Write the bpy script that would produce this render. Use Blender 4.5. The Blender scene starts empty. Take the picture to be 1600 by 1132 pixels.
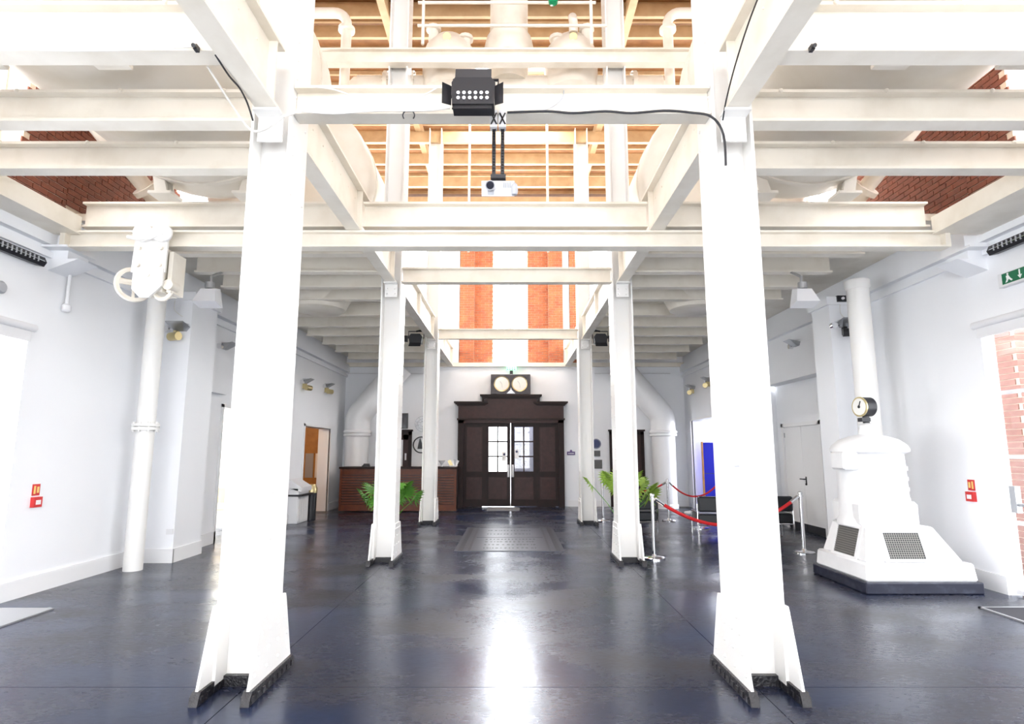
import bpy, bmesh, math, random
from mathutils import Vector, Matrix
random.seed(7)
S = bpy.context.scene
C = S.collection
PI = math.pi
# ---------------------------------------------------------------- camera
cd = bpy.data.cameras.new('camera'); cam = bpy.data.objects.new('camera', cd); C.objects.link(cam)
cam.location = (0.072, 0, 1.6); cam.rotation_euler = (PI/2 + 0.15, 0, 0)
cd.sensor_width = 36; cd.lens = 36*927.1/1600; cd.shift_x = 1/1600; cd.clip_start = 0.05
S.camera = cam
# ---------------------------------------------------------------- world, daylight, exposure
w = bpy.data.worlds.new('overcast_sky'); S.world = w; w.use_nodes = True
bg = w.node_tree.nodes['Background']; bg.inputs[0].default_value = (0.93, 0.96, 1, 1); bg.inputs[1].default_value = 3.0
S.view_settings.view_transform = 'Standard'; S.view_settings.look = 'None'
S.view_settings.gamma = 1; S.view_settings.use_curve_mapping = False
S.view_settings.exposure = 1.2
def daylight(name, loc, rot, sx, sy, k, col=(0.96, 0.98, 1)):
    l = bpy.data.lights.new(name, 'AREA'); l.shape = 'RECTANGLE'; l.size = sx; l.size_y = sy
    l.energy = k*sx*sy*PI; l.color = col
    o = bpy.data.objects.new(name, l); C.objects.link(o); o.location = loc; o.rotation_euler = rot
# daylight outside each opening, shining in; rear, lower and roof ones are added
daylight('daylight_end_window', (0.04, 18.5, 6.3), (-PI/2, 0, 0), 1.3, 4.3, 22)
for sx in (-3.4, 0, 3.4):  # unseen windows put behind the camera to light the faces towards it
    daylight('added_rear_daylight', (sx, -6.55, 2.5), (PI/2, 0, 0), 2.8, 4.2, 1.7)
    daylight('added_rear_upper_daylight', (sx, -6.55, 7.0), (PI/2, 0, 0), 2.8, 3.6, 1.5)
for kk, yc in ((2.5, 0.6), (3.2, 5.2), (6.5, 10.2), (12, 14.8)):
    daylight('daylight_upper_left', (-6.15, yc, 6.5), (0, -PI/2, 0), 3.2, 1.9, kk)
    daylight('daylight_upper_right', (6.45, yc, 6.5), (0, PI/2, 0), 3.2, 1.9, kk)
for yc in (-2.6, 1.6):  # unseen low windows, added to light the undersides of the beams
    daylight('added_lower_daylight_left', (-6.15, yc, 1.7), (0, -PI/2, 0), 2.6, 1.8, 3.6)
    daylight('added_lower_daylight_right', (6.45, yc, 1.7), (0, PI/2, 0), 2.6, 1.8, 3.6)
daylight('daylight_garden_door_left', (-6.9, 5.1, 1.7), (0, -PI/2, 0), 3.2, 3.2, 4)
daylight('daylight_garden_door_right', (11.5, 7.0, 2.2), (0, PI/2, 0), 4.4, 8.0, 3.5)
for yc, kk in ((1.0, 1.5), (6.5, 1.5), (12.5, 11)):  # unseen roof openings, added to raise the general brightness
    daylight('added_roof_daylight', (0, yc, 9.98), (0, 0, 0), 2.4, 1.6, kk)
for sx in (-3.55, 3.65):
    daylight('daylight_end_side_window', (sx, 18.5, 6.55), (-PI/2, 0, 0), 2.0, 3.2, 6)

# ---------------------------------------------------------------- materials
MATS = {}
def mat(name, col, rough=.5, metal=0, spec=.5, noise=None, bump=None, emit=None, trans=None, coat=0):
    if name in MATS: return MATS[name]
    m = bpy.data.materials.new(name); m.use_nodes = True; nt = m.node_tree
    b = nt.nodes['Principled BSDF']
    b.inputs['Base Color'].default_value = (*col, 1); b.inputs['Roughness'].default_value = rough
    b.inputs['Metallic'].default_value = metal; b.inputs['Specular IOR Level'].default_value = spec
    if coat: b.inputs['Coat Weight'].default_value = coat
    if emit: b.inputs['Emission Color'].default_value = (*emit[0], 1); b.inputs['Emission Strength'].default_value = emit[1]
    if trans: b.inputs['Transmission Weight'].default_value = trans
    tc = nt.nodes.new('ShaderNodeTexCoord')
    if noise:   # (scale, second colour, low, high)
        n = nt.nodes.new('ShaderNodeTexNoise'); n.inputs['Scale'].default_value = noise[0]; n.inputs['Detail'].default_value = 8
        r = nt.nodes.new('ShaderNodeValToRGB'); r.color_ramp.elements[0].position = noise[2]; r.color_ramp.elements[1].position = noise[3]
        r.color_ramp.elements[0].color = (*noise[1], 1); r.color_ramp.elements[1].color = (*col, 1)
        nt.links.new(tc.outputs['Object'], n.inputs['Vector']); nt.links.new(n.outputs['Fac'], r.inputs['Fac'])
        nt.links.new(r.outputs['Color'], b.inputs['Base Color'])
    if bump:
        n2 = nt.nodes.new('ShaderNodeTexNoise'); n2.inputs['Scale'].default_value = bump[0]; n2.inputs['Detail'].default_value = 6
        bp = nt.nodes.new('ShaderNodeBump'); bp.inputs['Strength'].default_value = bump[1]; bp.inputs['Distance'].default_value = .02
        nt.links.new(tc.outputs['Object'], n2.inputs['Vector']); nt.links.new(n2.outputs['Fac'], bp.inputs['Height'])
        nt.links.new(bp.outputs['Normal'], b.inputs['Normal'])
    MATS[name] = m; return m
PAINT = mat('cream_steel_paint', (.84, .79, .70), .38, noise=(3, (.76, .70, .60), .3, .55), bump=(40, .03))
COLP = mat('white_column_paint', (.84, .83, .81), .35, noise=(4, (.85, .83, .79), .28, .5), bump=(30, .03))
TANK = mat('cream_tank_paint', (.84, .79, .71), .45, noise=(2, (.76, .70, .60), .3, .6))
PIPEP = mat('pale_pipe_paint', (.86, .80, .72), .4, noise=(3, (.78, .70, .60), .3, .6))
WALL = mat('white_wall_paint', (.91, .92, .945), .6, noise=(.8, (.88, .89, .92), .3, .7), bump=(60, .03))
GLOSSW = mat('white_gloss_paint', (.88, .88, .89), .3)
CEIL = mat('brown_ceiling_boards', (.30, .14, .05), .6, noise=(5, (.21, .09, .03), .3, .7))
PURL = mat('tan_roof_timber', (.58, .41, .24), .55, noise=(4, (.46, .31, .17), .3, .7))
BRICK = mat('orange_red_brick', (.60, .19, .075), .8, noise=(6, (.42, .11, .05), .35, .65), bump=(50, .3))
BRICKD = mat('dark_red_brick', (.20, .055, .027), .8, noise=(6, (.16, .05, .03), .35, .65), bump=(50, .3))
MORTAR = mat('lime_mortar', (.62, .50, .40), .9)
BLACK = mat('black_powder_coat', (.012, .012, .016), .4)
BITUM = mat('black_bitumen', (.012, .011, .014), .3, bump=(60, .5))
CHROME = mat('polished_chrome', (.82, .82, .84), .12, 1)
GREYM = mat('grey_metal', (.45, .46, .48), .35, .8)
BRASS = mat('pale_brass', (.62, .52, .28), .3, .8)
MAHOG = mat('dark_mahogany', (.020, .007, .006), .45, spec=.25, noise=(7, (.012, .004, .0035), .3, .7))
MAHOG2 = mat('mahogany_panel', (.045, .015, .013), .4, spec=.3, noise=(9, (.028, .009, .008), .3, .7))
DESK = mat('red_brown_slats', (.15, .038, .012), .35, spec=.35, noise=(8, (.085, .02, .007), .3, .7))
LEATH = mat('black_leather', (.014, .016, .02), .38, bump=(90, .1))
ROPE = mat('red_velvet_rope', (.62, .012, .016), .6)
LEAF = mat('palm_leaf_green', (.17, .42, .05), .45, noise=(6, (.07, .24, .03), .3, .7))
LEAFY = mat('palm_leaf_lime', (.36, .56, .08), .45)
BLUE = mat('royal_blue_felt', (.008, .012, .42), .8)
RED = mat('sign_red', (.62, .03, .03), .4)
GREEN = mat('sign_green', (.01, .16, .07), .4)
LITGREEN = mat('lit_exit_green', (.25, .85, .45), .4, emit=((.25, .9, .45), 1.0))
WSIGN = mat('sign_white', (.9, .9, .9), .4)
PURPLE = mat('sign_purple', (.10, .05, .20), .4)
SLATE = mat('slate_plaque', (.10, .10, .095), .4)
NAVY = mat('navy_plaque', (.02, .03, .12), .4)
PLASTW = mat('white_plastic', (.78, .78, .80), .35)
PLASTG = mat('grey_plastic', (.42, .43, .46), .4)
LENS = mat('dark_lens', (.02, .02, .03), .08)
LED = mat('led_lens', (.75, .75, .78), .15)
ORANGEW = mat('orange_timber', (.55, .27, .07), .5, noise=(5, (.42, .19, .05), .3, .7))
DIAL = mat('dial_face', (.86, .85, .80), .35)
MESHM = mat('wire_mesh_grey', (.30, .29, .27), .5, .4, bump=(300, .5))
MATF = mat('grey_entrance_mat', (.25, .25, .26), .95, bump=(200, .4))
MATD = mat('dark_entrance_mat', (.03, .03, .04), .95, bump=(200, .4))
PLAQ = mat('floor_plaque_slate', (.05, .05, .07), .3, bump=(60, .03))
PLAQD = mat('floor_plaque_inlay', (.012, .012, .018), .3)
LIGHTF = mat('pale_wood_chair', (.72, .50, .26), .5)
GREENERY = mat('outdoor_foliage', (.07, .16, .05), .8, noise=(9, (.03, .09, .02), .3, .7))
CABLE = mat('black_cable', (.02, .02, .025), .5)
CABLEW = mat('white_cable', (.8, .78, .74), .5)
def glass_mat():
    m = bpy.data.materials.new('window_glass'); m.use_nodes = True; nt = m.node_tree; nt.nodes.clear()
    o = nt.nodes.new('ShaderNodeOutputMaterial'); t = nt.nodes.new('ShaderNodeBsdfTransparent'); g = nt.nodes.new('ShaderNodeBsdfGlossy')
    g.inputs['Roughness'].default_value = .02; mx = nt.nodes.new('ShaderNodeMixShader'); mx.inputs[0].default_value = .06
    nt.links.new(t.outputs[0], mx.inputs[1]); nt.links.new(g.outputs[0], mx.inputs[2]); nt.links.new(mx.outputs[0], o.inputs[0])
    return m
GLASS = glass_mat()
def floor_mat():
    m = bpy.data.materials.new('sealed_dark_floor'); m.use_nodes = True; nt = m.node_tree; b = nt.nodes['Principled BSDF']
    tc = nt.nodes.new('ShaderNodeTexCoord'); geo = nt.nodes.new('ShaderNodeNewGeometry')
    def noise(sc, det, stretch=None):
        n = nt.nodes.new('ShaderNodeTexNoise'); n.inputs['Scale'].default_value = sc; n.inputs['Detail'].default_value = det
        if stretch:
            mp = nt.nodes.new('ShaderNodeMapping'); mp.inputs['Scale'].default_value = stretch
            nt.links.new(geo.outputs['Position'], mp.inputs[0]); nt.links.new(mp.outputs[0], n.inputs['Vector'])
        else: nt.links.new(geo.outputs['Position'], n.inputs['Vector'])
        return n
    n1 = noise(.9, 12, (.8, 1.3, 1)); n2 = noise(16, 10, (1, 2.2, 1))
    mixn = nt.nodes.new('ShaderNodeMath'); mixn.operation = 'MULTIPLY_ADD'; mixn.inputs[1].default_value = .45
    nt.links.new(n2.outputs['Fac'], mixn.inputs[0]); nt.links.new(n1.outputs['Fac'], mixn.inputs[2])
    r = nt.nodes.new('ShaderNodeValToRGB'); e = r.color_ramp.elements
    e[0].position = .52; e[0].color = (.012, .022, .060, 1); e[1].position = .95; e[1].color = (.030, .025, .024, 1)
    nt.links.new(mixn.outputs[0], r.inputs['Fac']); nt.links.new(r.outputs[0], b.inputs['Base Color'])
    rr = nt.nodes.new('ShaderNodeMapRange'); rr.inputs[1].default_value = .5; rr.inputs[2].default_value = .95
    rr.inputs[3].default_value = .17; rr.inputs[4].default_value = .36
    nt.links.new(mixn.outputs[0], rr.inputs[0]); nt.links.new(rr.outputs[0], b.inputs['Roughness'])
    bp = nt.nodes.new('ShaderNodeBump'); bp.inputs['Strength'].default_value = .06; bp.inputs['Distance'].default_value = .01
    n3 = noise(14, 5); nt.links.new(n3.outputs['Fac'], bp.inputs['Height']); nt.links.new(bp.outputs['Normal'], b.inputs['Normal'])
    b.inputs['Specular IOR Level'].default_value = .38
    b.inputs['Specular Tint'].default_value = (.60, .76, 1, 1)
    return m
FLOORM = floor_mat()

# ---------------------------------------------------------------- mesh helpers
def BM(): return bmesh.new()
def box(bm, x0, x1, y0, y1, z0, z1):
    v = [bm.verts.new(p) for p in ((x0,y0,z0),(x1,y0,z0),(x1,y1,z0),(x0,y1,z0),(x0,y0,z1),(x1,y0,z1),(x1,y1,z1),(x0,y1,z1))]
    for f in ((3,2,1,0),(4,5,6,7),(0,1,5,4),(1,2,6,5),(2,3,7,6),(3,0,4,7)): bm.faces.new([v[i] for i in f])
    return bm
def prism(bm, pts, axis, a0, a1):
    """polygon of (u,v) extruded along axis; x: (y,z), y: (x,z), z: (x,y)"""
    def P(u, v, a): return {'x': (a,u,v), 'y': (u,a,v), 'z': (u,v,a)}[axis]
    A = [bm.verts.new(P(u,v,a0)) for u,v in pts]; B = [bm.verts.new(P(u,v,a1)) for u,v in pts]
    n = len(pts)
    bm.faces.new(A); bm.faces.new(list(reversed(B)))
    for i in range(n): bm.faces.new([A[i], B[i], B[(i+1)%n], A[(i+1)%n]])
    return bm
def rings(bm, rs, cap=True):
    R = [[bm.verts.new(p) for p in r] for r in rs]; n = len(R[0])
    for a, b in zip(R, R[1:]):
        for i in range(n): bm.faces.new([a[i], a[(i+1)%n], b[(i+1)%n], b[i]])
    if cap:
        bm.faces.new(list(reversed(R[0]))); bm.faces.new(R[-1])
    return bm
def frame(d):
    d = Vector(d).normalized(); u = Vector((0,0,1)) if abs(d.z) < .9 else Vector((1,0,0))
    a = d.cross(u).normalized(); return a, d.cross(a).normalized()
def cyl(bm, p0, p1, r, n=16, r2=None):
    p0, p1 = Vector(p0), Vector(p1); a, b = frame(p1-p0); r2 = r if r2 is None else r2
    mk = lambda c, q: [c + a*(q*math.cos(2*PI*i/n)) + b*(q*math.sin(2*PI*i/n)) for i in range(n)]
    return rings(bm, [mk(p0, r), mk(p1, r2)])
def tube(bm, pts, r, n=8):
    pts = [Vector(p) for p in pts]; rs = []; a = None
    for i, p in enumerate(pts):
        d = (pts[min(i+1, len(pts)-1)] - pts[max(i-1, 0)]).normalized()
        if a is None: a, _ = frame(d)
        a = (a - d*a.dot(d)).normalized(); b = d.cross(a)
        rs.append([p + a*(r*math.cos(2*PI*k/n)) + b*(r*math.sin(2*PI*k/n)) for k in range(n)])
    return rings(bm, rs)
def lathe(bm, prof, c=(0,0,0), axis='z', n=24, closed=False):
    """prof: list of (radius, along)"""
    c = Vector(c); rs = []
    for r, h in prof:
        r = max(r, .0005); ring = []
        for i in range(n):
            u, v = r*math.cos(2*PI*i/n), r*math.sin(2*PI*i/n)
            ring.append(c + Vector({'z': (u,v,h), 'y': (u,h,v), 'x': (h,u,v)}[axis]))
        rs.append(ring)
    if closed: rs.append(rs[0])
    rings(bm, rs, cap=not closed)
    if closed: bmesh.ops.remove_doubles(bm, verts=bm.verts, dist=1e-6)
    return bm
def dome(bm, c, r, axis, h, n=8):
    prof = [(r, 0), (r*.8, h*.6), (r*.35, h)]
    return lathe(bm, [(q, k) for q, k in prof], c, axis, n)
def arc(c, r, a0, a1, n, plane='xz'):
    out = []
    for i in range(n+1):
        a = a0 + (a1-a0)*i/n; u, v = r*math.cos(a), r*math.sin(a)
        out.append({'xz': (c[0]+u, c[1], c[2]+v), 'yz': (c[0], c[1]+u, c[2]+v), 'xy': (c[0]+u, c[1]+v, c[2])}[plane])
    return out
def ibeam(bm, axis, c, z0, z1, wd, a0, a1, tf=.025, tw=.016):
    h = wd/2; t = tw/2
    pts = [(c-h,z0),(c+h,z0),(c+h,z0+tf),(c+t,z0+tf),(c+t,z1-tf),(c+h,z1-tf),(c+h,z1),(c-h,z1),(c-h,z1-tf),(c-t,z1-tf),(c-t,z0+tf),(c-h,z0+tf)]
    return prism(bm, pts, axis, a0, a1)
def finish(bm, name):
    bmesh.ops.recalc_face_normals(bm, faces=bm.faces)
    me = bpy.data.meshes.new(name); bm.to_mesh(me); bm.free()
    for p in me.polygons: p.use_smooth = True
    me.set_sharp_from_angle(angle=math.radians(35))
    return me
def obj(name, bm, m, parent=None, bevel=0, world=True):
    """mesh object; with world=True the bmesh is in world space and is moved into its parent's frame"""
    if parent is not None and world:
        root = parent; off = Vector((0,0,0))
        while root is not None: off += root.location; root = root.parent
        bmesh.ops.translate(bm, verts=bm.verts, vec=-off)
    if bevel: bmesh.ops.bevel(bm, geom=bm.edges[:], offset=bevel, segments=1, affect='EDGES')
    me = finish(bm, name); me.materials.append(m)
    o = bpy.data.objects.new(name, me); C.objects.link(o); o.parent = parent
    if name in ('rivets', 'bolts', 'lettering', 'wire_mesh', 'sign_marks'): o['kind'] = 'stuff'   # too small to pick apart singly
    return o
def tag(o, label, cat, group=None, kind=None):
    o['label'] = label; o['category'] = cat
    if group: o['group'] = group
    if kind: o['kind'] = kind
    return o
def thing(name, label, cat, loc=(0,0,0), rz=0, group=None):
    o = bpy.data.objects.new(name, None); C.objects.link(o); o.location = loc; o.rotation_euler = (0,0,rz); o.empty_display_size = .1
    return tag(o, label, cat, group)
def struct(name, bm, m, parent=None, **k):
    o = obj(name, bm, m, parent, **k)
    if parent is None: o['kind'] = 'structure'
    return o
def dup(root, loc, rz, label, group=None):
    r = root.copy(); C.objects.link(r); r.location = loc; r.rotation_euler = (0,0,rz); r['label'] = label
    if group: r['group'] = group
    for ch in list(root.children):
        c = ch.copy(); C.objects.link(c); c.parent = r
        for g in list(ch.children):
            d = g.copy(); C.objects.link(d); d.parent = c
    return r
ORD = ['first','second','third','fourth','fifth','sixth','seventh','eighth','ninth','tenth','eleventh','twelfth']
def wall_panels(bm, axis, t0, t1, a0, a1, z0, z1, holes):
    """wall slab across thickness t0..t1 running a0..a1, with rectangular holes (a0,a1,z0,z1)"""
    cuts = sorted({a0, a1, *[h[0] for h in holes], *[h[1] for h in holes]})
    for p, q in zip(cuts, cuts[1:]):
        if q <= a0 or p >= a1: continue
        spans = [(z0, z1)]
        for h in holes:
            if h[0] <= p + 1e-6 and h[1] >= q - 1e-6:
                new = []
                for s in spans:
                    if h[2] > s[0]: new.append((s[0], min(s[1], h[2])))
                    if h[3] < s[1]: new.append((max(s[0], h[3]), s[1]))
                spans = new
        for s in spans:
            if s[1] - s[0] < 1e-4: continue
            if axis == 'y': box(bm, t0, t1, p, q, s[0], s[1])
            else: box(bm, p, q, t0, t1, s[0], s[1])
    return bm

# ================================================================ SETTING
ZB, ZL = 4.19, 4.17        # underside of cross beams / of the long girders
YC = (4.43, 9.05, 13.70)   # column rows
XC = 1.78                  # column line
XL, XR = -5.4, 5.7
YE = 17.9                  # end wall
bmf = BM(); box(bmf, -8, 9, -6.5, 20, -.12, -.02)
fl = struct('floor', bmf, FLOORM)
ys = (-6.5, -.2, 4.36, 8.92, 13.55, 20.0)
for x0, x1 in ((-8, -1.75), (-1.75, 1.75), (1.75, 9)):
    for y0, y1 in zip(ys, ys[1:]):
        b = BM(); box(b, x0+.003, x1-.003, y0+.003, y1-.003, -.02, 0)
        obj('slab', b, FLOORM, fl)
# left wall: lower painted part
winL = [(3.6, 6.6, 0.0, 2.97), (-3.6, -1.6, .5, 3.0), (.6, 2.6, .5, 3.0)]
b = wall_panels(BM(), 'y', -5.9, XL, -6.5, 8.97, 0, 4.2, winL); struct('wall_left', b, WALL)
b = BM(); wall_panels(b, 'y', -5.5, -5.2, 9.1, 13.1, 0, 4.5, [(10.85, 12.5, 0, 2.4)])
wall_panels(b, 'y', -5.27, -4.95, 13.1, YE, 0, 4.5, [(14.5, 16.55, 0, 2.22)]); struct('wall_left_far', b, WALL)
b = BM(); box(b, -5.4, -4.87, 8.97, 9.75, 0, 4.05); box(b, -5.4, -4.82, 8.93, 9.79, 3.92, 4.05); struct('wall_pilaster_left', b, WALL)
winR = [(3.8, 6.99, 0.0, 3.08), (-3.6, -1.6, .5, 3.0), (.6, 2.6, .5, 3.0)]
b = wall_panels(BM(), 'y', XR, 5.82, -6.5, 9.25, 0, 4.2, winR); struct('wall_right', b, WALL)
b = BM(); wall_panels(b, 'y', 6.05, 6.5, 9.4, 13.4, 0, 3.05, []); box(b, 5.75, 6.5, 9.4, 13.4, 3.05, 4.5)
wall_panels(b, 'y', 5.3, 5.62, 13.4, YE, 0, 4.5, [(15.0, 17.3, 0, 2.48)]); struct('wall_right_far', b, WALL)
b = BM(); box(b, 5.15, 6.1, 9.25, 9.8, 0, 4.05); box(b, 5.1, 6.1, 9.21, 9.84, 3.92, 4.05); struct('wall_pilaster_right', b, WALL)
b = BM(); wall_panels(b, 'x', YE, YE+.4, -6, 6.6, 0, 4.2, [(-1.36, 1.5, 0, 2.46), (-3.85, -2.95, 0, 2.15)]); struct('wall_end', b, WALL)
b = BM(); wall_panels(b, 'x', -6.5, -6.2, -5.9, 6.2, 0, 9.7, [(x-1.4, x+1.4, z0, z1) for x in (-3.4, 0, 3.4) for z0, z1 in ((.4, 4.6), (5.2, 8.8))]); struct('wall_rear', b, WALL)
# side rooms behind the doorways
b = BM(); box(b, -8.0, -7.9, 10.3, 13.05, 0, 3); box(b, -8, -5.2, 13.0, 13.05, 0, 3); box(b, -8, -5.5, 10.25, 10.3, 0, 3); box(b, -8, -5.45, 10.3, 13.05, 2.95, 3.0); struct('wall_side_room_left', b, WALL)
b = BM(); box(b, -7.3, -7.2, 13.6, 17.7, 0, 3); box(b, -7.3, -5.27, 17.6, 17.65, 0, 3); box(b, -7.3, -5.27, 13.55, 13.6, 0, 3); box(b, -7.3, -5.27, 13.6, 17.6, 2.95, 3.0); struct('wall_office_left', b, ORANGEW)
b = BM(); box(b, 8.2, 8.3, 13.5, 19.5, 0, 3); box(b, 5.62, 8.3, 19.2, 19.3, 0, 3); box(b, 5.62, 8.3, 13.45, 13.5, 0, 3); box(b, 5.62, 8.3, 13.5, 19.3, 2.95, 3.0); struct('wall_side_room_right', b, WALL)
# cornices, baseboards, wall bands
def trim(n, *boxes, m=WALL):
    b = BM()
    for q in boxes: box(b, *q)
    return struct(n, b, m)
trim('trim_1', (XL, XL+.09, -6, 8.97, 4.0, 4.2), (XL, XL+.05, -6, 8.97, 3.86, 3.93))
trim('trim_2', (-5.2, -5.08, 9.79, 13.1, 3.98, 4.2), (-5.2, -5.15, 9.79, 13.1, 3.84, 3.9), (-4.95, -4.84, 13.1, YE, 3.98, 4.2), (-4.95, -4.9, 13.1, YE, 3.84, 3.9))
trim('trim_3', (XR-.09, XR, -6, 9.25, 4.05, 4.25), (XR-.05, XR, -6, 9.25, 3.9, 3.97))
trim('trim_4', (5.65, 5.76, 9.84, 13.4, 4.0, 4.2), (5.2, 5.3, 13.4, YE, 3.98, 4.2), (5.25, 5.3, 13.4, YE, 3.84, 3.9))
trim('trim_12', (XL, XL+.03, 6.7, 9.1, 4.2, 4.5))
trim('trim_13', (XR-.03, XR, 6.7, 9.4, 4.2, 4.5), (5.68, 5.74, 9.4, 13.4, 4.2, 4.5))
trim('trim_5', (-5.2, -5.1, 9.79, 10.75, 2.62, 2.72))
trim('trim_6', (-5.2, 5.4, YE-.12, YE+.02, 4.15, 4.27), m=PAINT)
trim('baseboard_left', (XL, XL+.03, 6.6, 8.97, 0, .2), (-4.87, -4.85, 8.95, 9.77, 0, .2), (XL, -4.85, 8.94, 8.97, 0, .2), (-5.2, -5.17, 9.77, 10.85, 0, .2), (-4.95, -4.92, 13.1, 14.44, 0, .2), (-4.95, -4.92, 16.61, YE, 0, .2), m=GLOSSW)
trim('baseboard_right', (XR-.03, XR, 7.0, 9.25, 0, .2), (5.12, 5.15, 9.22, 9.8, 0, .2), (6.0, 6.05, 9.8, 11.4, 0, .2), m=GLOSSW)
trim('baseboard_end', (-2.9, -1.62, YE-.03, YE, 0, .18), (1.75, 5.3, YE-.03, YE, 0, .18), m=GLOSSW)
# wall plate boxes carrying the side beams
b = BM(); box(b, XL, -5.0, -6, 6.68, 4.13, 4.34); struct('trim_7', b, PAINT)
b = BM(); box(b, 5.03, XR, -6, 6.68, 4.13, 4.34); struct('trim_8', b, PAINT)
# ---- upper storey: brick walls with windows, roof
UP = [(-.4, 1.6, 4.9, 8.1), (4.2, 6.2, 4.9, 8.1), (9.2, 11.2, 4.9, 8.1), (13.8, 15.8, 4.9, 8.1)]
def brickwork(name, axis, face, sgn, a0, a1, z0, z1, holes, m, parent, L=.225, Hh=.075, g=.012):
    """courses of single bricks standing proud of the mortar wall behind; sgn = side the face looks to"""
    bm = BM(); row = 0; z = z0
    while z < z1 - .02:
        a = a0 - (L/2 if row % 2 else 0)
        while a < a1:
            p, q = max(a + g/2, a0), min(a + L - g/2, a1); zt = min(z + Hh - g, z1)
            if q - p > .03 and not any(h[0]-.02 < (p+q)/2 < h[1]+.02 and h[2]-.02 < z+Hh/2 < h[3]+.02 for h in holes):
                d = .012 + random.uniform(0, .006)
                t = (face, face + sgn*d) if sgn > 0 else (face + sgn*d, face)
                if axis == 'y': box(bm, t[0], t[1], p, q, z, zt)
                else: box(bm, p, q, t[0], t[1], z, zt)
            a += L
        z += Hh; row += 1
    o = obj(name, bm, m, parent); o['kind'] = 'stuff'
    return o
b = wall_panels(BM(), 'y', -5.9, XL, -6.5, YE, 4.2, 9.7, UP); wul = struct('wall_upper_left', b, MORTAR)
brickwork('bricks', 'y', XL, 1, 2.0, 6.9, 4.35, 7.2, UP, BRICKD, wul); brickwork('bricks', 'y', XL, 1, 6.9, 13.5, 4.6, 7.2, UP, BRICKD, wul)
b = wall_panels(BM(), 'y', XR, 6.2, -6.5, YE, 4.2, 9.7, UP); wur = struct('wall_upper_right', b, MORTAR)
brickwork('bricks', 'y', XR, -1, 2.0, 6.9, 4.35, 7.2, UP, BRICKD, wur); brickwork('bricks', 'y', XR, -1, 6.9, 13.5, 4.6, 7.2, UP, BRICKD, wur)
EW = [(-.5, .58, 4.27, 8.3)]
b = wall_panels(BM(), 'x', YE+.15, YE+.45, -5.9, 6.2, 4.2, 9.7, EW + [(-4.6, -2.5, 4.9, 8.2), (2.6, 4.7, 4.9, 8.2)]); wue = struct('wall_upper_end', b, MORTAR)
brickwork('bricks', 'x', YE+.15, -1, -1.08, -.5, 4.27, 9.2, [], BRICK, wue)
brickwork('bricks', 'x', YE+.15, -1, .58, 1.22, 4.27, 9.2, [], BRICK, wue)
for x0, x1 in ((-1.52, -1.08), (1.22, 1.66), (1.88, 2.3)):
    b = BM(); box(b, x0, x1, YE+.02, YE+.15, 4.27, 9.3); pr_ = struct('wall_brick_pier', b, MORTAR)
    brickwork('bricks', 'x', YE+.02, -1, x0, x1, 4.27, 9.2, [], BRICK, pr_)
for i, (x0, x1) in enumerate(((-5.3, -1.54), (1.67, 1.86), (2.32, 5.6))):
    hs = [(-4.6, -2.5, 4.9, 8.2), (2.6, 4.7, 4.9, 8.2)]
    b = wall_panels(BM(), 'x', YE+.03, YE+.14, x0, x1, 4.27, 9.4, [h for h in hs if h[0] > x0 and h[1] < x1]); struct('trim_%d' % (9+i), b, WALL)
def window(name, axis, t, a0, a1, z0, z1, nx, nz, fr=.06, bar=.03, m=GLOSSW, dep=.06):
    """frame > glazing_bar, pane"""
    def bb(bm, p, q, r, s, d=dep):
        return box(bm, t-d/2, t+d/2, p, q, r, s) if axis == 'y' else box(bm, p, q, t-d/2, t+d/2, r, s)
    b = BM(); bb(b, a0, a0+fr, z0, z1); bb(b, a1-fr, a1, z0, z1); bb(b, a0+fr, a1-fr, z0, z0+fr); bb(b, a0+fr, a1-fr, z1-fr, z1)
    f = struct(name, b, m)
    A = [a0+fr+(a1-a0-2*fr)*i/nx for i in range(nx+1)]; Z = [z0+fr+(z1-z0-2*fr)*i/nz for i in range(nz+1)]
    for a in A[1:-1]: obj('glazing_bar', bb(BM(), a-bar/2, a+bar/2, z0+fr, z1-fr, dep*.7), m, f)
    for z in Z[1:-1]: obj('glazing_bar', bb(BM(), a0+fr, a1-fr, z-bar/2, z+bar/2, dep*.6), m, f)
    for i in range(nx):
        for k in range(nz): obj('pane', bb(BM(), A[i]+bar/2, A[i+1]-bar/2, Z[k]+bar/2, Z[k+1]-bar/2, .008), GLASS, f)
    return f
n = 1
window('window_1', 'x', YE+.3, -.5, .58, 4.27, 8.3, 2, 5); n = 2
for x0, x1 in ((-4.6, -2.5), (2.6, 4.7)): window('window_%d' % n, 'x', YE+.3, x0, x1, 4.9, 8.2, 3, 4); n += 1
for x, s in ((-5.7, 0), (6.0, 1)):
    for u in UP: window('window_%d' % n, 'y', x, *u, 3, 4); n += 1
    for y0, y1 in ((-3.6, -1.6), (.6, 2.6)): window('window_%d' % n, 'y', x if x < 0 else 5.77, y0, y1, .5, 3.0, 3, 4); n += 1
for x in (-3.4, 0, 3.4):
    for z0, z1 in ((.4, 4.6), (5.2, 8.8)): window('window_%d' % n, 'x', -6.35, x-1.4, x+1.4, z0, z1, 4, 5); n += 1
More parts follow.
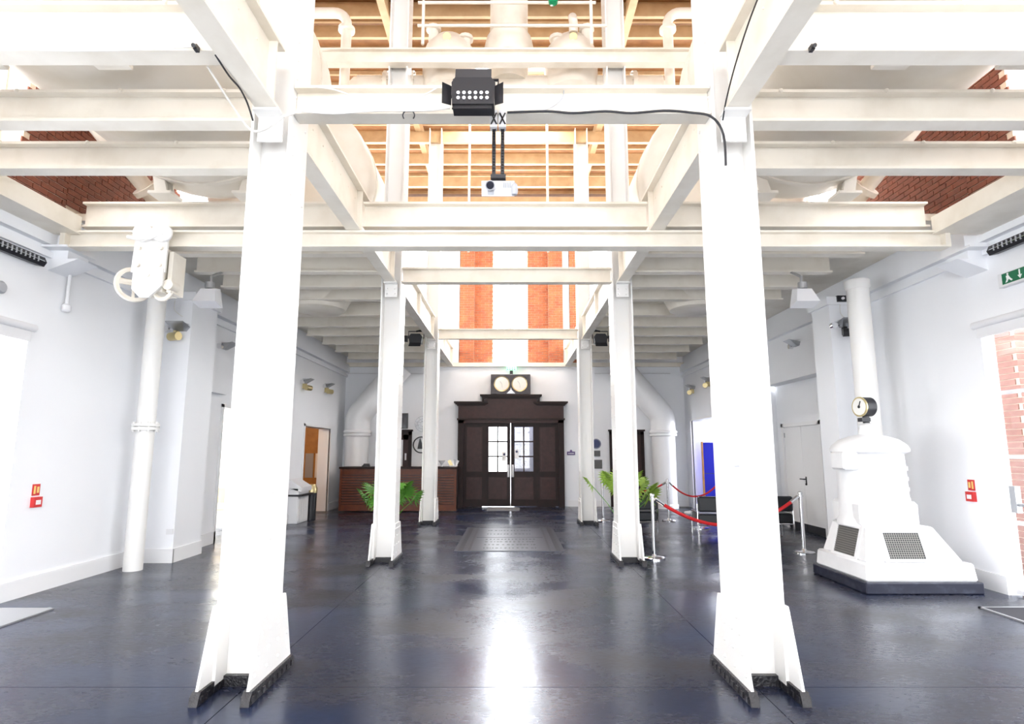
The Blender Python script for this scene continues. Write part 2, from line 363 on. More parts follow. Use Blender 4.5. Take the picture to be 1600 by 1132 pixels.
# glazed garden doors in the side walls
for x, y0, y1, zt, s in ((-5.62, 3.6, 6.6, 2.97, 1), (5.77, 3.8, 6.99, 3.08, -1)):
    wf = window('window_%d' % n, 'y', x, y0+.02, y1-.02, .02, zt-.02, 4, 4, fr=.09 if s > 0 else .05, bar=.045); n += 1
    bo = .22 if s > 0 else .08; h = BM(); xx = x + s*.1; tube(h, [(xx-s*.06, y1-.25, 1.02), (xx, y1-.25, 1.02), (xx, y0+1.7, 1.02)], .018); box(h, xx-.03, xx+.03, y1-.29, y1-.21, .93, 1.22); obj('push_bar', h, GREYM, wf)
    bl = BM(); cyl(bl, (x+s*bo+s*.03, y0+.02, zt+.02), (x+s*bo+s*.03, y1+.04, zt+.02), .045, 12); box(bl, x+s*(bo+.005), x+s*(bo+.035), y0+.02, y1, zt-.14, zt+.01); obj('roller_blind', bl, PLASTW, wf)
# roof
b = BM(); wall_panels(b, 'x', -6.5, YE+.3, -6, 6.3, 9.78, 9.9, []); b.free(); b = BM()
for x0, x1, y0, y1 in ((-6, -1.2, -6.5, 18.3), (1.2, 6.3, -6.5, 18.3), (-1.2, 1.2, -6.5, .2), (-1.2, 1.2, 1.8, 5.7), (-1.2, 1.2, 7.3, 11.7), (-1.2, 1.2, 13.3, 18.3)):  # gaps left for the added roof daylight
    box(b, x0, x1, y0, y1, 9.78, 9.88)
ce = struct('ceiling', b, CEIL)
for k, yy in enumerate([y/100 for y in range(820, 1800, 40)]):
    b = BM(); box(b, -5.4, 5.7, yy, yy+.05, 9.70, 9.78); obj('board_batten', b, PURL, ce)
for yy in (9.2, 9.75, 10.3, 12.4, 13.6, 14.7, 16.05, 17.4):
    b = BM(); box(b, -5.4, 5.7, yy, yy+.1, 9.12, 9.40) if yy > 12 else box(b, -5.4, 5.7, yy, yy+.07, 9.45, 9.70); obj('purlin', b, PURL, ce)
for s in (-1, 1):
    b = BM(); box(b, s*2.22-.07, s*2.22+.07, 7.5, YE+.1, 9.40, 9.70); obj('rafter', b, PURL, ce)
    b = BM(); tube(b, [(s*.93, 13.3, 9.4), (s*.93, 13.3, 6.2)], .028); obj('hanger_rod', b, PAINT, ce)

# ================================================================ COLUMNS
def make_column(label, s):
    """built for the column on side s (inner flange toward the aisle)"""
    t = thing('steel_column', label, 'column', (0,0,0), 0, 'riveted steel columns')
    xi, xo = -.155, .155      # flange faces along X
    for x0 in (xi, xo-.022): obj('flange', box(BM(), x0, x0+.022, -.18, .18, .05, 9.45), COLP, t, world=False)
    b = BM(); box(b, xi+.022, xo-.022, -.015, .015, .05, 9.45); obj('web', b, COLP, t, world=False)
    for x0, x1 in ((xi-.018, xi), (xo, xo+.018)):
        b = BM(); prism(b, [(-.20,.56),(.20,.56),(.215,.53),(.36,.075),(-.36,.075),(-.215,.53)], 'x', x0, x1)
        g = obj('foot_gusset', b, COLP, t, world=False)
        b = BM()
        for z, hw in ((.15,.29),(.27,.25),(.39,.21),(.49,.18)):
            for k in range(4): dome(b, ((x0 if x0 < 0 else x1), -hw+2*hw*k/3, z), .014, 'x', (-.010 if x0 < 0 else .010))
        obj('rivets', b, COLP, g, world=False)
        b = BM(); prism(b, [(-.40,0),(.40,0),(.38,.05),(.36,.078),(-.36,.078),(-.38,.05)], 'x', x0-.02, x1+.02)
        for k in range(9): box(b, x0-.03, x1+.03, -.37+k*.085, -.335+k*.085, .012, .05)
        obj('base_angle', b, BITUM, t, world=False)
    b = BM(); box(b, xi, xo, -.06, .06, 0, .07); obj('base_plate', b, BITUM, t, world=False)
    b = BM()
    for xf, d in ((xi, -.009), (xo, .009)):
        for z in [.68+.16*i for i in range(54)]:
            for yy in (-.12, .12): dome(b, (xf, yy, z), .013, 'x', d, 6)
    o = obj('rivets', b, COLP, t, world=False)
    # seat bracket for the girder on the near face
    for f in (-1, 1):
        b = BM(); box(b, -.095, .095, f*.185-.008, f*.185+.008, ZL-.22, ZL); box(b, -.1, .1, min(f*.18, f*.30), max(f*.18, f*.30), ZL-.022, ZL-.002)
        for i in (-.06, .06):
            for z in (ZL-.17, ZL-.09): dome(b, (i, f*.193, z), .016, 'y', f*.012, 8)
        obj('seat_bracket', b, COLP, t, world=False)
    return t
names = {(-1,0): 'nearest riveted white steel column on the left, flared black-edged foot',
 (1,0): 'nearest riveted white steel column on the right, carrying a small white notice',
 (-1,1): 'middle left white steel column standing in front of the reception desk palm',
 (1,1): 'middle right white steel column in front of the lime green palm',
 (-1,2): 'farthest left white steel column at the right part of the reception desk',
 (1,2): 'farthest right white steel column beside the door with round blue plaque'}
col0 = None
for i, yc in enumerate(YC):
    for s in (-1, 1):
        if col0 is None: col0 = make_column(names[(s,i)], s); col0.location = (s*XC, yc, 0)
        else: dup(col0, (s*XC, yc, 0), 0, names[(s,i)])
# notice on the near right column
t = thing('wall_notice', 'small white notice board fixed to the nearest right column', 'notice', (1.775, 4.405, 1.47))
b = BM(); box(b, 1.685, 1.862, 4.396, 4.404, 1.475, 1.617); obj('board', b, WSIGN, t)
b = BM(); box(b, 1.692, 1.735, 4.393, 4.396, 1.488, 1.502); obj('print', b, PLASTG, t)
b = BM(); box(b, 1.679, 1.690, 4.39, 4.404, 1.606, 1.628); obj('clip', b, BLACK, t)

# ================================================================ BEAMS
def beam(name, label, axis, c, z0, z1, wd, a0, a1, group, rv=None, m=PAINT, tf=.025):
    mid = (a0+a1)/2
    t = thing(name, label, 'beam', (c, mid, z0) if axis == 'y' else (mid, c, z0), 0, group)
    b = BM(); ibeam(b, axis, c, z0, z1, wd, a0, a1, tf); obj('girder', b, m, t)
    if rv:
        b = BM(); k = a0 + .15
        while k < a1 - .1:
            if axis == 'x': dome(b, (k, c-wd/2+.04, z0+tf), .013, 'z', .012, 6)
            else:
                for q in (-1, 1): dome(b, (c+q*wd/4, k, z0), .013, 'z', -.01, 6)
            k += rv
        obj('rivets', b, m, t)
    return t
GB = [(-5.9, YC[0]-.2), (YC[0]+.2, YC[1]-.2), (YC[1]+.2, YC[2]-.2), (YC[2]+.2, YE)]
GN = ['from overhead to the nearest column', 'between the nearest and middle columns', 'between the middle and farthest columns', 'from the farthest column to the end wall']
for s, nm in ((-1, 'left'), (1, 'right')):
    for (a, c), g in zip(GB, GN):
        t = beam('long_girder', 'deep cream girder over the %s column row, %s' % (nm, g), 'y', s*XC, ZL, 4.72, .165, a, c, 'lengthwise girders')
        for yy in ((a+.12, (a+c)/2, c-.12) if a > 0 else (1.2, 2.8, c-.12)):
            for q in (-1, 1): obj('stiffener', box(BM(), *sorted((s*XC+q*.008, s*XC+q*.07)), yy-.008, yy+.008, ZL+.025, 4.695), PAINT, t)
        b = BM(); k = max(a, 1.0)+.2
        while k < c-.2:
            for z in (4.30, 4.56): dome(b, (s*XC-s*.008, k, z), .011, 'x', -s*.008, 6)
            k += .3
        obj('rivets', b, PAINT, t)
for i, yc in enumerate(YC):
    beam('aisle_beam', ['cream cross beam between the nearest columns, carrying the black floodlight and projector', 'cream cross beam joining the middle pair of columns', 'cream cross beam joining the farthest pair of columns'][i], 'x', yc-.1, ZB, 4.43, .15, -XC+.16, XC-.16, 'aisle cross beams')
    for s in (-1, 1): pass
for a, c, g in ((-5.03, -XC-.09, 'over the left side aisle above the hoist'), (-XC+.09, XC-.09, 'across the aisle just below the projector'), (XC+.09, 5.03, 'over the right side aisle')):
    beam('main_cross_girder', 'deep cream girder above the runway beam, ' + g, 'x', 6.78, 4.235, 4.545, .16, a, c, 'main cross girder spans', rv=.31)
t = beam('runway_beam', 'cream hoist runway beam slung below the wide cross girder', 'x', 6.72, 3.965, 4.165, .17, -5.2, 5.2, None, tf=.022)
b = BM(); box(b, -5.2, -5.14, 6.63, 6.81, 3.97, 4.165); obj('end_plate', b, PAINT, t)
b = BM(); box(b, 5.14, 5.2, 6.63, 6.81, 3.97, 4.165); obj('end_plate', b, PAINT, t)
SB = [3.6, 4.43, 5.23, 7.62, 8.42, 9.22, 10.0, 11.2, 12.2, 13.2, 14.3, 15.4, 16.6]
for s, nm in ((-1, 'left'), (1, 'right')):
    for k, yy in enumerate(SB):
        far = k > 2
        xw = -5.05 if s < 0 else 5.1
        if far: xw = -4.55 if s < 0 else 4.75
        a, c = sorted((s*(XC+.09), xw))
        h = 4.55 if k == 0 else 4.46
        o = ('%s of the cream cross beams over the %s side aisle, counted from the camera' % (ORD[k], nm)) if k < 12 else 'last cream cross beam over the %s side aisle before the end wall' % nm
        t = beam('side_beam', o, 'x', yy, ZB, h, .15, a, c, 'side aisle cross beams', m=PAINT)
        b = BM(); e = s*(XC+.1)
        box(b, min(e, e+s*.02), max(e, e+s*.02), yy-.07, yy+.07, ZB+.03, h-.03); obj('end_cleat', b, PAINT, t)
        if k < 3:
            b = BM()
            for q in range(4): dome(b, (a+.35+q*(c-a-.7)/3, yy-.077, h-.013), .02, 'y', -.014, 8)
            obj('bolts', b, PAINT, t)
# flat ceiling over the far side aisles (underside of the upper floor)
for s, x0, x1 in ((-1, -5.4, -1.87), (1, 1.87, 5.75)):
    b = BM(); box(b, x0, x1, 7.1, YE, 4.47, 4.56); struct('ceiling_side_aisle', b, PAINT)

# ================================================================ TANKS
def make_tank(name, label, xa, yc, hl):
    R, Z = 1.29, 5.86
    t = thing(name, label, 'tank', (xa, yc, Z-R), 0, 'pressure filter tanks')
    prof = [(.02, yc-hl), (.45, yc-hl+.03), (.85, yc-hl+.12), (1.12, yc-hl+.25), (1.25, yc-hl+.38), (R, yc-hl+.5), (R, yc+hl-.5), (1.25, yc+hl-.38), (1.12, yc+hl-.25), (.85, yc+hl-.12), (.45, yc+hl-.03), (.02, yc+hl)]
    b = BM(); lathe(b, prof, (xa, 0, Z), 'y', 48); obj('shell', b, TANK, t)
    for q in (-.5, .5):
        b = BM(); y0 = yc+q*hl*1.1
        for p in arc((xa, y0-.03, Z), R+.012, 0, 2*PI, 48)[:-1]: pass
        lathe(b, [(R+.0, y0-.03), (R+.02, y0-.03), (R+.02, y0+.03), (R, y0+.03)], (xa, 0, Z), 'y', 48, True); obj('seam_band', b, TANK, t)
    for yy in (yc-hl+.75, yc+hl-.75):
        for s in (-1, 1):
            x0 = xa + s*.47
            b = BM(); prism(b, [(x0-s*.07, 4.49), (x0+s*.07, 4.49), (x0+s*.12, 4.74), (x0-s*.02, 4.67)], 'y', yy-.09, yy-.06); prism(b, [(x0-s*.07, 4.49), (x0+s*.07, 4.49), (x0+s*.12, 4.74), (x0-s*.02, 4.67)], 'y', yy+.06, yy+.09); prism(b, [(x0-s*.02, 4.49), (x0+s*.02, 4.49), (x0+s*.07, 4.72), (x0+s*.03, 4.70)], 'y', yy-.07, yy+.07)
            box(b, x0-.13, x0+.13, yy-.12, yy+.12, 4.465, 4.495); obj('saddle_foot', b, TANK, t)
    return t
for s, nm in ((-1, 'left'), (1, 'right')):
    xa = s*3.4
    make_tank('filter_tank', 'nearer big cream cylindrical tank lying above the %s aisle beams' % nm, xa, 5.2, 1.95)
    t = make_tank('filter_tank', 'farther big cream cylindrical tank lying above the %s aisle beams' % nm, xa, 10.15, 1.95)
    b = BM(); lathe(b, [(.62, 4.62), (.60, 4.42), (.46, 4.13), (.43, 4.115), (.02, 4.11)], (xa, 10.45, 0), 'z', 32); obj('outlet_dish', b, PAINT, t)
    t = thing('drain_pipe', 'pale flanged pipe dropping beside the brick wall on the %s' % nm, 'pipe', (s*4.62, 7.2, 4.56), 0, 'flanged pipes by the tanks')
    b = BM(); tube(b, [(s*4.95, 6.5, 5.55), (s*4.72, 7.0, 5.12), (s*4.62, 7.2, 4.95)], .10, 14); obj('upper_pipe', b, PIPEP, t)
    b = BM(); d = Vector((-s*.1, .2, -.17)).normalized(); c = Vector((s*4.62, 7.2, 4.95)); cyl(b, c-d*.02, c+d*.05, .17, 20); obj('flange', b, PIPEP, t)
    b = BM(); tube(b, [c+d*.05, c+d*.15, (s*4.52, 7.42, 4.72), (s*4.52, 7.44, 4.56)], .11, 14); obj('lower_bend', b, PIPEP, t)

# ================================================================ UPPER GANTRY (pipes between the tanks, seen through the open aisle)
YG = 9.55
beam('gantry_beam', 'high cream beam between the upper columns in front of the valves', 'x', 8.85, 7.84, 8.10, .15, -3.05, 3.15, None)
hp = t = thing('header_pipe', 'large pale header pipe with valves and domes high under the roof', 'pipe', (0, YG, 7.6))
b = BM(); cyl(b, (-2.6, YG, 7.92), (2.7, YG, 7.92), .185, 24); obj('main_pipe', b, PIPEP, t)
for x in (-1.65, -1.22, -.75, .82, 1.28, 1.72, -2.1, 2.2):
    b = BM(); cyl(b, (x-.035, YG, 7.92), (x+.035, YG, 7.92), .26, 24); fg = obj('flange', b, PIPEP, t)
    b = BM()
    for k in range(10): cyl(b, (x-.055, YG+.225*math.cos(k*PI/5), 7.92+.225*math.sin(k*PI/5)), (x+.055, YG+.225*math.cos(k*PI/5), 7.92+.225*math.sin(k*PI/5)), .016, 6)
    obj('bolts', b, PIPEP, fg)
for x in (-1.02, 1.12):
    b = BM(); lathe(b, [(.46, 7.75), (.47, 8.35), (.42, 8.6), (.28, 8.78), (.1, 8.85), (.01, 8.86)], (x, YG, 0), 'z', 24); vd = obj('valve_dome', b, PIPEP, t)
    b = BM(); cyl(b, (x, YG-.30, 8.60), (x, YG-.45, 8.55), .07, 14); obj('gauge_port', b, BRASS, vd)
for x in (-1.28, 1.38, -.72, .86):
    b = BM(); cyl(b, (x, YG-.2, 8.0), (x, YG-.2, 8.84 if abs(x) > 1 else 8.66), .085, 14); cyl(b, (x, YG-.2, 8.84 if abs(x) > 1 else 8.66), (x, YG-.2, 8.9 if abs(x) > 1 else 8.72), .13, 12); obj('valve_stem', b, PIPEP, t)
b = BM(); tube(b, [(1.12, YG-.46, 8.62), (1.12, YG-.5, 8.78), (1.12, YG-.36, 8.98)], .075, 12); obj('relief_elbow', b, PIPEP, t)
b = BM(); cyl(b, (.03, YG, 7.95), (.03, YG, 9.72), .335, 32); lathe(b, [(.2, 8.3), (.42, 8.38), (.44, 8.6), (.40, 8.8), (.335, 8.9)], (.03, YG, 0), 'z', 32); obj('riser', b, PAINT, t)
b = BM(); cyl(b, (-2.7, YG+.25, 8.78), (2.75, YG+.25, 8.78), .065, 12); obj('small_pipe', b, PIPEP, t)
for s, nm in ((-1, 'left'), (1, 'right')):
    t = thing('vent_pipe', 'bent pale vent pipe rising over the %s tank top' % nm, 'pipe', (s*2.75, 9.2, 8.0), 0, 'bent vent pipes')
    pts = [(s*2.75, 9.2, 7.6), (s*2.75, 9.2, 8.85)] + [(s*(2.75+.22-.22*math.cos(a)), 9.2, 8.85+.22*math.sin(a)) for a in [PI/2*k/6 for k in range(1, 7)]] + [(s*3.5, 9.2, 9.07)]
    b = BM(); tube(b, pts, .085, 14); obj('pipe_run', b, PIPEP, t)
    for p, q in (((s*2.75, 9.2, 8.72), (s*2.75, 9.2, 8.78)), ((s*3.36, 9.2, 9.07), (s*3.42, 9.2, 9.07))):
        b = BM(); cyl(b, p, q, .14, 18); obj('flange', b, PIPEP, t)
    # big elbow joining tank and header
    b = BM(); tube(b, [(s*2.2, YG, 7.92), (s*2.6, YG, 7.9), (s*2.85, YG+.1, 7.7), (s*2.95, YG+.2, 7.35), (s*2.95, YG+.2, 7.0)], .19, 20)
    obj('tank_elbow', b, PIPEP, hp)
t = thing('gantry_handrail', 'thin white two-rail handrail along the high gantry', 'handrail', (0, 8.7, 8.1))
for z, a, c in ((8.853, -1.45, 1.45), (8.437, -1.45, 1.62)):
    b = BM(); tube(b, [(a, 8.7, z), (c, 8.7, z)], .024); obj('rail', b, PAINT, t)
for x in (-1.36, 1.37):
    b = BM(); tube(b, [(x, 8.7, 8.1), (x, 8.7, 8.88)], .026); obj('post', b, PAINT, t)
t = thing('green_lamp', 'small green lamp clipped to the high handrail', 'lamp', (.75, 8.66, 8.8)); b = BM(); lathe(b, [(.02, -.09), (.07, -.07), (.085, 0), (.05, .05), (.03, .09)], (.75, 8.64, 8.86), 'z', 14); obj('shade', b, mat('green_glass', (.0, .30, .12), .2), t)
b = BM(); box(b, .73, .77, 8.64, 8.67, 8.93, 8.98); obj('clip', b, BLACK, t)

# ================================================================ THINGS HUNG FROM THE BEAMS
# LED floodlight
t = thing('led_floodlight', 'black stage floodlight with two rows of lenses and barn doors on beam', 'floodlight', (-.2, 4.12, 4.05))
b = BM(); prism(b, [(-.36, 4.10), (-.055, 4.10), (-.045, 4.27), (-.075, 4.31), (-.34, 4.31), (-.365, 4.27)], 'y', 3.98, 4.14); obj('housing', b, BLACK, t)
for r in range(2):
    for k in range(6):
        b = BM(); cyl(b, (-.315+k*.042, 3.982, 4.185-r*.04), (-.315+k*.042, 3.972, 4.185-r*.04), .013, 12); obj('lens', b, LED, t)
for x0, x1 in ((-.365, -.42), (-.05, .015)):
    b = BM(); v = [b.verts.new(p) for p in ((x0, 3.98, 4.09), (x0, 3.98, 4.24), (x1, 3.87, 4.20), (x1, 3.87, 4.04))]; f = b.faces.new(v)
    ex = bmesh.ops.extrude_face_region(b, geom=[f]); bmesh.ops.translate(b, verts=[q for q in ex['geom'] if isinstance(q, bmesh.types.BMVert)], vec=(0, .006, 0)); obj('barn_door', b, BLACK, t)
b = BM(); prism(b, [(3.975, 4.085), (3.99, 4.085), (3.90, 4.005), (3.885, 4.005)], 'x', -.35, -.07); obj('barn_door', b, BLACK, t)
b = BM(); box(b, -.335, -.08, 4.02, 4.16, 4.31, 4.325); prism(b, [(3.985, 4.31), (4.0, 4.31), (4.03, 4.40), (4.015, 4.40)], 'x', -.34, -.075); obj('barn_door', b, BLACK, t)
b = BM(); tube(b, [(-.38, 4.06, 4.2), (-.38, 4.2, 4.34), (-.38, 4.24, 4.46), (-.03, 4.24, 4.46), (-.03, 4.2, 4.34), (-.03, 4.06, 4.2)], .012, 6); box(b, -.25, -.16, 4.2, 4.32, 4.43, 4.47); obj('yoke', b, BLACK, t)
# projector on twin poles
t = thing('ceiling_projector', 'white projector hung on a twin chain-like pole bracket below the beam', 'projector', (-.02, 4.2, 3.5))
def pobj(n, b, m, p): return obj(n, tilt(b), m, p)
def tilt(bm): bmesh.ops.rotate(bm, verts=bm.verts, cent=(0, 4.28, 3.645), matrix=Matrix.Rotation(math.radians(24), 3, 'X')); return bm
b = BM(); box(b, -.150, .095, 4.15, 4.42, 3.535, 3.645); pobj('body', b, PLASTW, t)
b = BM(); cyl(b, (-.085, 4.15, 3.615), (-.085, 4.11, 3.612), .028, 20); ln = pobj('lens', b, LENS, t)
b = BM(); lathe(b, [(.03, 4.112), (.036, 4.112), (.036, 4.15), (.03, 4.15)], (-.085, 0, 3.613), 'y', 20, True); pobj('lens_ring', b, PLASTG, t)
for k in range(5):
    b = BM(); box(b, .012+k*.0125, .020+k*.0125, 4.146, 4.152, 3.595, 3.635); pobj('vent_slot', b, PLASTG, t)
b = BM(); box(b, -.105, -.058, 4.143, 4.152, 3.545, 3.58); pobj('badge', b, PLASTG, t)
b = BM(); box(b, -.085, .03, 4.22, 4.34, 3.645, 3.675); box(b, -.07, -.05, 4.24, 4.3, 3.66, 3.69); obj('mount_plate', b, BLACK, t)
for x in (-.062, .004):
    b = BM(); box(b, x-.014, x+.014, 4.262, 4.268, 3.66, 4.12); box(b, x-.014, x-.008, 4.25, 4.28, 3.66, 4.12); box(b, x+.008, x+.014, 4.25, 4.28, 3.66, 4.12)
    for k in range(19): box(b, x-.012, x+.012, 4.254, 4.276, 3.675+k*.0235, 3.686+k*.0235)
    obj('pole', b, BLACK, t)
    b = BM(); box(b, x-.03, x+.026, 4.22, 4.29, 4.06, 4.20); obj('clamp', b, PLASTW, t)
    b = BM(); tube(b, [(x-.02, 4.215, 4.08), (x+.02, 4.215, 4.17)], .006, 6); tube(b, [(x+.02, 4.215, 4.08), (x-.02, 4.215, 4.17)], .006, 6); obj('clamp_bolt', b, BLACK, t)
# microphone-like sensor hanging beside the projector
o = obj('hanging_sensor', lathe(BM(), [(.004, 3.56), (.022, 3.54), (.026, 3.49), (.02, 3.465), (.002, 3.46)], (.095, 4.12, 0), 'z', 14), PLASTG); tag(o, 'small grey pendant sensor hanging at the right of the projector', 'sensor')
# theatre spotlights near the far columns
for s, nm in ((-1, 'left'), (1, 'right')):
    t = thing('stage_spotlight', 'black theatre spotlight clamped near the far %s column top' % nm, 'spotlight', (s*2.04, 12.9, 3.9), 0, 'black theatre spotlights')
    b = BM(); prism(b, [(-.13+s*2.04, 3.97), (.13+s*2.04, 3.97), (.15+s*2.04, 4.1), (.1+s*2.04, 4.17), (-.1+s*2.04, 4.17), (-.15+s*2.04, 4.1)], 'y', 12.82, 13.05); obj('housing', b, BLACK, t)
    b = BM(); prism(b, [(12.82, 3.97), (12.83, 3.97), (12.72, 3.87), (12.71, 3.87)], 'x', s*2.04-.13, s*2.04+.13); obj('barn_door', b, BLACK, t)
    b = BM(); prism(b, [(s*2.20, 12.80), (s*2.30, 12.74), (s*2.31, 12.76), (s*2.21, 12.82)], 'z', 3.98, 4.12); obj('barn_door', b, BLACK, t)
    b = BM(); tube(b, [(s*2.04-.17, 12.93, 4.08), (s*2.04-.17, 12.93, 4.24), (s*2.04+.17, 12.93, 4.24), (s*2.04+.17, 12.93, 4.08)], .012, 6); tube(b, [(s*2.04, 12.93, 4.24), (s*1.86, 12.93, 4.28)], .02, 6); obj('yoke', b, BLACK, t)
# white floodlights under the far side beams
for s, nm in ((-1, 'left'), (1, 'right')):
    x = s*4.12
    t = thing('white_floodlight', 'white box floodlight hanging under the %s aisle ceiling by the pilaster' % nm, 'floodlight', (x, 8.0, 3.6), 0, 'white box floodlights')
    b = BM()
    rings(b, [[(x-.10, 7.95, 3.83), (x+.10, 7.95, 3.83), (x+.10, 8.1, 3.86), (x-.10, 8.1, 3.86)], [(x-.16, 7.86, 3.63), (x+.16, 7.86, 3.63), (x+.16, 8.08, 3.58), (x-.16, 8.08, 3.58)]]); obj('shade', b, PLASTW, t)
    b = BM(); tube(b, [(x, 8.02, 3.84), (x, 8.02, 4.02), (x+s*.05, 8.4, 4.2)], .02, 8); cyl(b, (x, 8.0, 3.84), (x, 8.0, 3.93), .06, 12); obj('bracket', b, GREYM, t)
# chain hoist trolley
t = thing('chain_hoist', 'white geared chain hoist trolley hanging from the runway beam', 'hoist', (-4.06, 6.6, 3.3))
b = BM(); prism(b, [(-4.26, 3.62), (-3.87, 3.62), (-3.87, 4.12), (-4.24, 4.12)], 'y', 6.52, 6.55); obj('cheek_plate', b, COLP, t)
b = BM(); prism(b, [(-4.22, 3.62), (-3.88, 3.66), (-3.88, 3.46), (-4.02, 3.32), (-4.12, 3.32), (-4.22, 3.42)], 'y', 6.50, 6.53); obj('gear_cover', b, COLP, t)
b = BM(); box(b, -4.20, -3.9, 6.55, 6.86, 3.4, 3.92); box(b, -3.87, -3.82, 6.58, 6.84, 3.40, 3.88); obj('gear_case', b, PAINT, t)
for k, (x, z) in enumerate(((-4.18, 3.70), (-3.93, 3.70), (-4.18, 3.9), (-3.93, 3.9), (-4.05, 3.58))):
    b = BM(); cyl(b, (x, 6.52, z), (x, 6.49, z), .024, 10); obj('bolt', b, PAINT, t)
for x in (-4.14, -3.93):
    b = BM(); lathe(b, [(.07, 6.46), (.11, 6.47), (.11, 6.53), (.07, 6.54)], (x, 0, 4.08), 'y', 20); obj('trolley_wheel', b, COLP, t)
b = BM(); lathe(b, [(.155, -.02), (.195, -.025), (.205, 0), (.195, .025), (.155, .02)], (0, 0, 0), 'y', 28, True)
for k in range(4): box(b, -.16, .16, -.01, .01, -.014, .014) if k == 0 else None
box(b, -.014, .014, -.01, .01, -.16, .16)
bmesh.ops.rotate(b, verts=b.verts, cent=(0, 0, 0), matrix=Matrix.Rotation(math.radians(48), 3, 'Z')); bmesh.ops.translate(b, verts=b.verts, vec=(-4.27, 6.62, 3.50)); hw = obj('hand_wheel', b, PAINT, t)
b = BM(); cyl(b, (-4.45, 6.57, 3.56), (-4.12, 6.62, 3.5), .022, 10); obj('shaft', b, PAINT, t)
b = BM(); tube(b, arc((-3.93, 6.62, 3.42), .09, PI, 2*PI, 10), .025, 8); cyl(b, (-3.84, 6.54, 3.48), (-3.84, 6.7, 3.48), .06, 14); obj('chain_guide', b, PAINT, t)
b = BM(); tube(b, [(-4.30, 6.47, 4.02), (-4.16, 6.45, 3.99), (-4.02, 6.46, 4.01), (-3.9, 6.46, 4.06)], .02, 8); tube(b, arc((-3.88, 6.47, 4.06), .075, -PI/2, PI*.8, 10), .016, 8); obj('looped_chain', b, COLP, t)
# cables
def cable(label, pts, m=CABLE, r=.006):
    # smooth the polyline
    P = [Vector(p) for p in pts]; out = []
    for i in range(len(P)-1):
        p0, p1, p2, p3 = P[max(i-1, 0)], P[i], P[i+1], P[min(i+2, len(P)-1)]
        for k in range(5):
            u = k/5; out.append(.5*((2*p1)+(-p0+p2)*u+(2*p0-5*p1+4*p2-p3)*u*u+(-p0+3*p1-3*p2+p3)*u**3))
    out.append(P[-1]); o = obj('cable', tube(BM(), out, r, 6), m); return tag(o, label, 'cable')
yf = YC[0]-.19
cable('black cable clipped along the right part of the projector beam and down the column', [(.04, yf, 4.19), (.35, yf, 4.20), (.55, yf, 4.185), (.8, yf, 4.20), (1.0, yf, 4.185), (1.25, yf, 4.205), (1.45, yf, 4.19), (1.6, 4.2, 4.13), (1.69, 4.22, 4.0), (1.70, 4.23, 3.75)], r=.009)
cable('thin grey cable looping across the projector beam face right of the floodlight', [(.12, yf+.05, 4.215), (.25, yf+.05, 4.22), (.38, yf+.05, 4.26), (.47, yf+.05, 4.34), (.485, yf+.05, 4.43)], m=PLASTG, r=.005)
cable('thin white cable sagging across the left part of the projector beam', [(-1.5, yf+.02, 4.42), (-1.3, yf, 4.38), (-1.1, yf, 4.31), (-.9, yf, 4.29), (-.65, yf, 4.32), (-.5, yf, 4.40)], m=CABLEW, r=.006)
cable('white cable draped along the lower edge of the projector beam', [(-1.55, yf, 4.20), (-1.3, yf-.01, 4.175), (-1.1, yf-.01, 4.19), (-.9, yf-.01, 4.20), (-.6, yf-.01, 4.20), (-.4, yf-.01, 4.22)], m=CABLEW, r=.008)
cable('black looped cable end under the projector beam left of the floodlight', arc((-.72, yf, 4.165), .045, -PI*.2, PI*1.2, 8), r=.005)
cable('dark cable running down the nearest right girder to the column', [(1.685, 3.2, 4.6), (1.685, 3.6, 4.5), (1.685, 3.9, 4.36), (1.68, 4.1, 4.2), (1.685, 4.2, 4.1)], r=.006)
cable('black cable along the left girder edge above the nearest left column', [(-1.87, 3.55, 4.175), (-1.875, 3.75, 4.165), (-1.87, 3.9, 4.17), (-1.88, 4.05, 4.15), (-1.9, 4.2, 4.10)], r=.007)
cable('white cable looped over the nearest left column bracket', [(-2.0, 3.7, 4.2), (-1.98, 4.0, 4.12), (-1.92, 4.2, 4.03), (-1.82, 4.22, 4.04), (-1.7, 4.2, 4.12), (-1.6, 4.25, 4.19)], m=CABLEW, r=.008)
cable('white cable sagging under the nearest left side beam', [(-3.6, 3.5, 4.20), (-3.2, 3.49, 4.18), (-2.8, 3.49, 4.165), (-2.4, 3.49, 4.17), (-2.0, 3.5, 4.2)], m=CABLEW, r=.007)
for lab, p in (('small black clip at the end of the nearest left beam', (-1.97, 3.5, 4.19)), ('small black clip on the nearest left beam near the frame edge', (-3.42, 3.5, 4.20)), ('small black clip at the end of the nearest right beam', (2.02, 3.5, 4.19))):
    b = BM(); box(b, p[0]-.012, p[0]+.012, p[1]-.02, p[1]+.02, p[2]-.02, p[2]+.015); cyl(b, (p[0], p[1]-.02, p[2]), (p[0], p[1]-.04, p[2]-.01), .014, 8); tag(obj('cable_clip', b, BLACK), lab, 'clip')

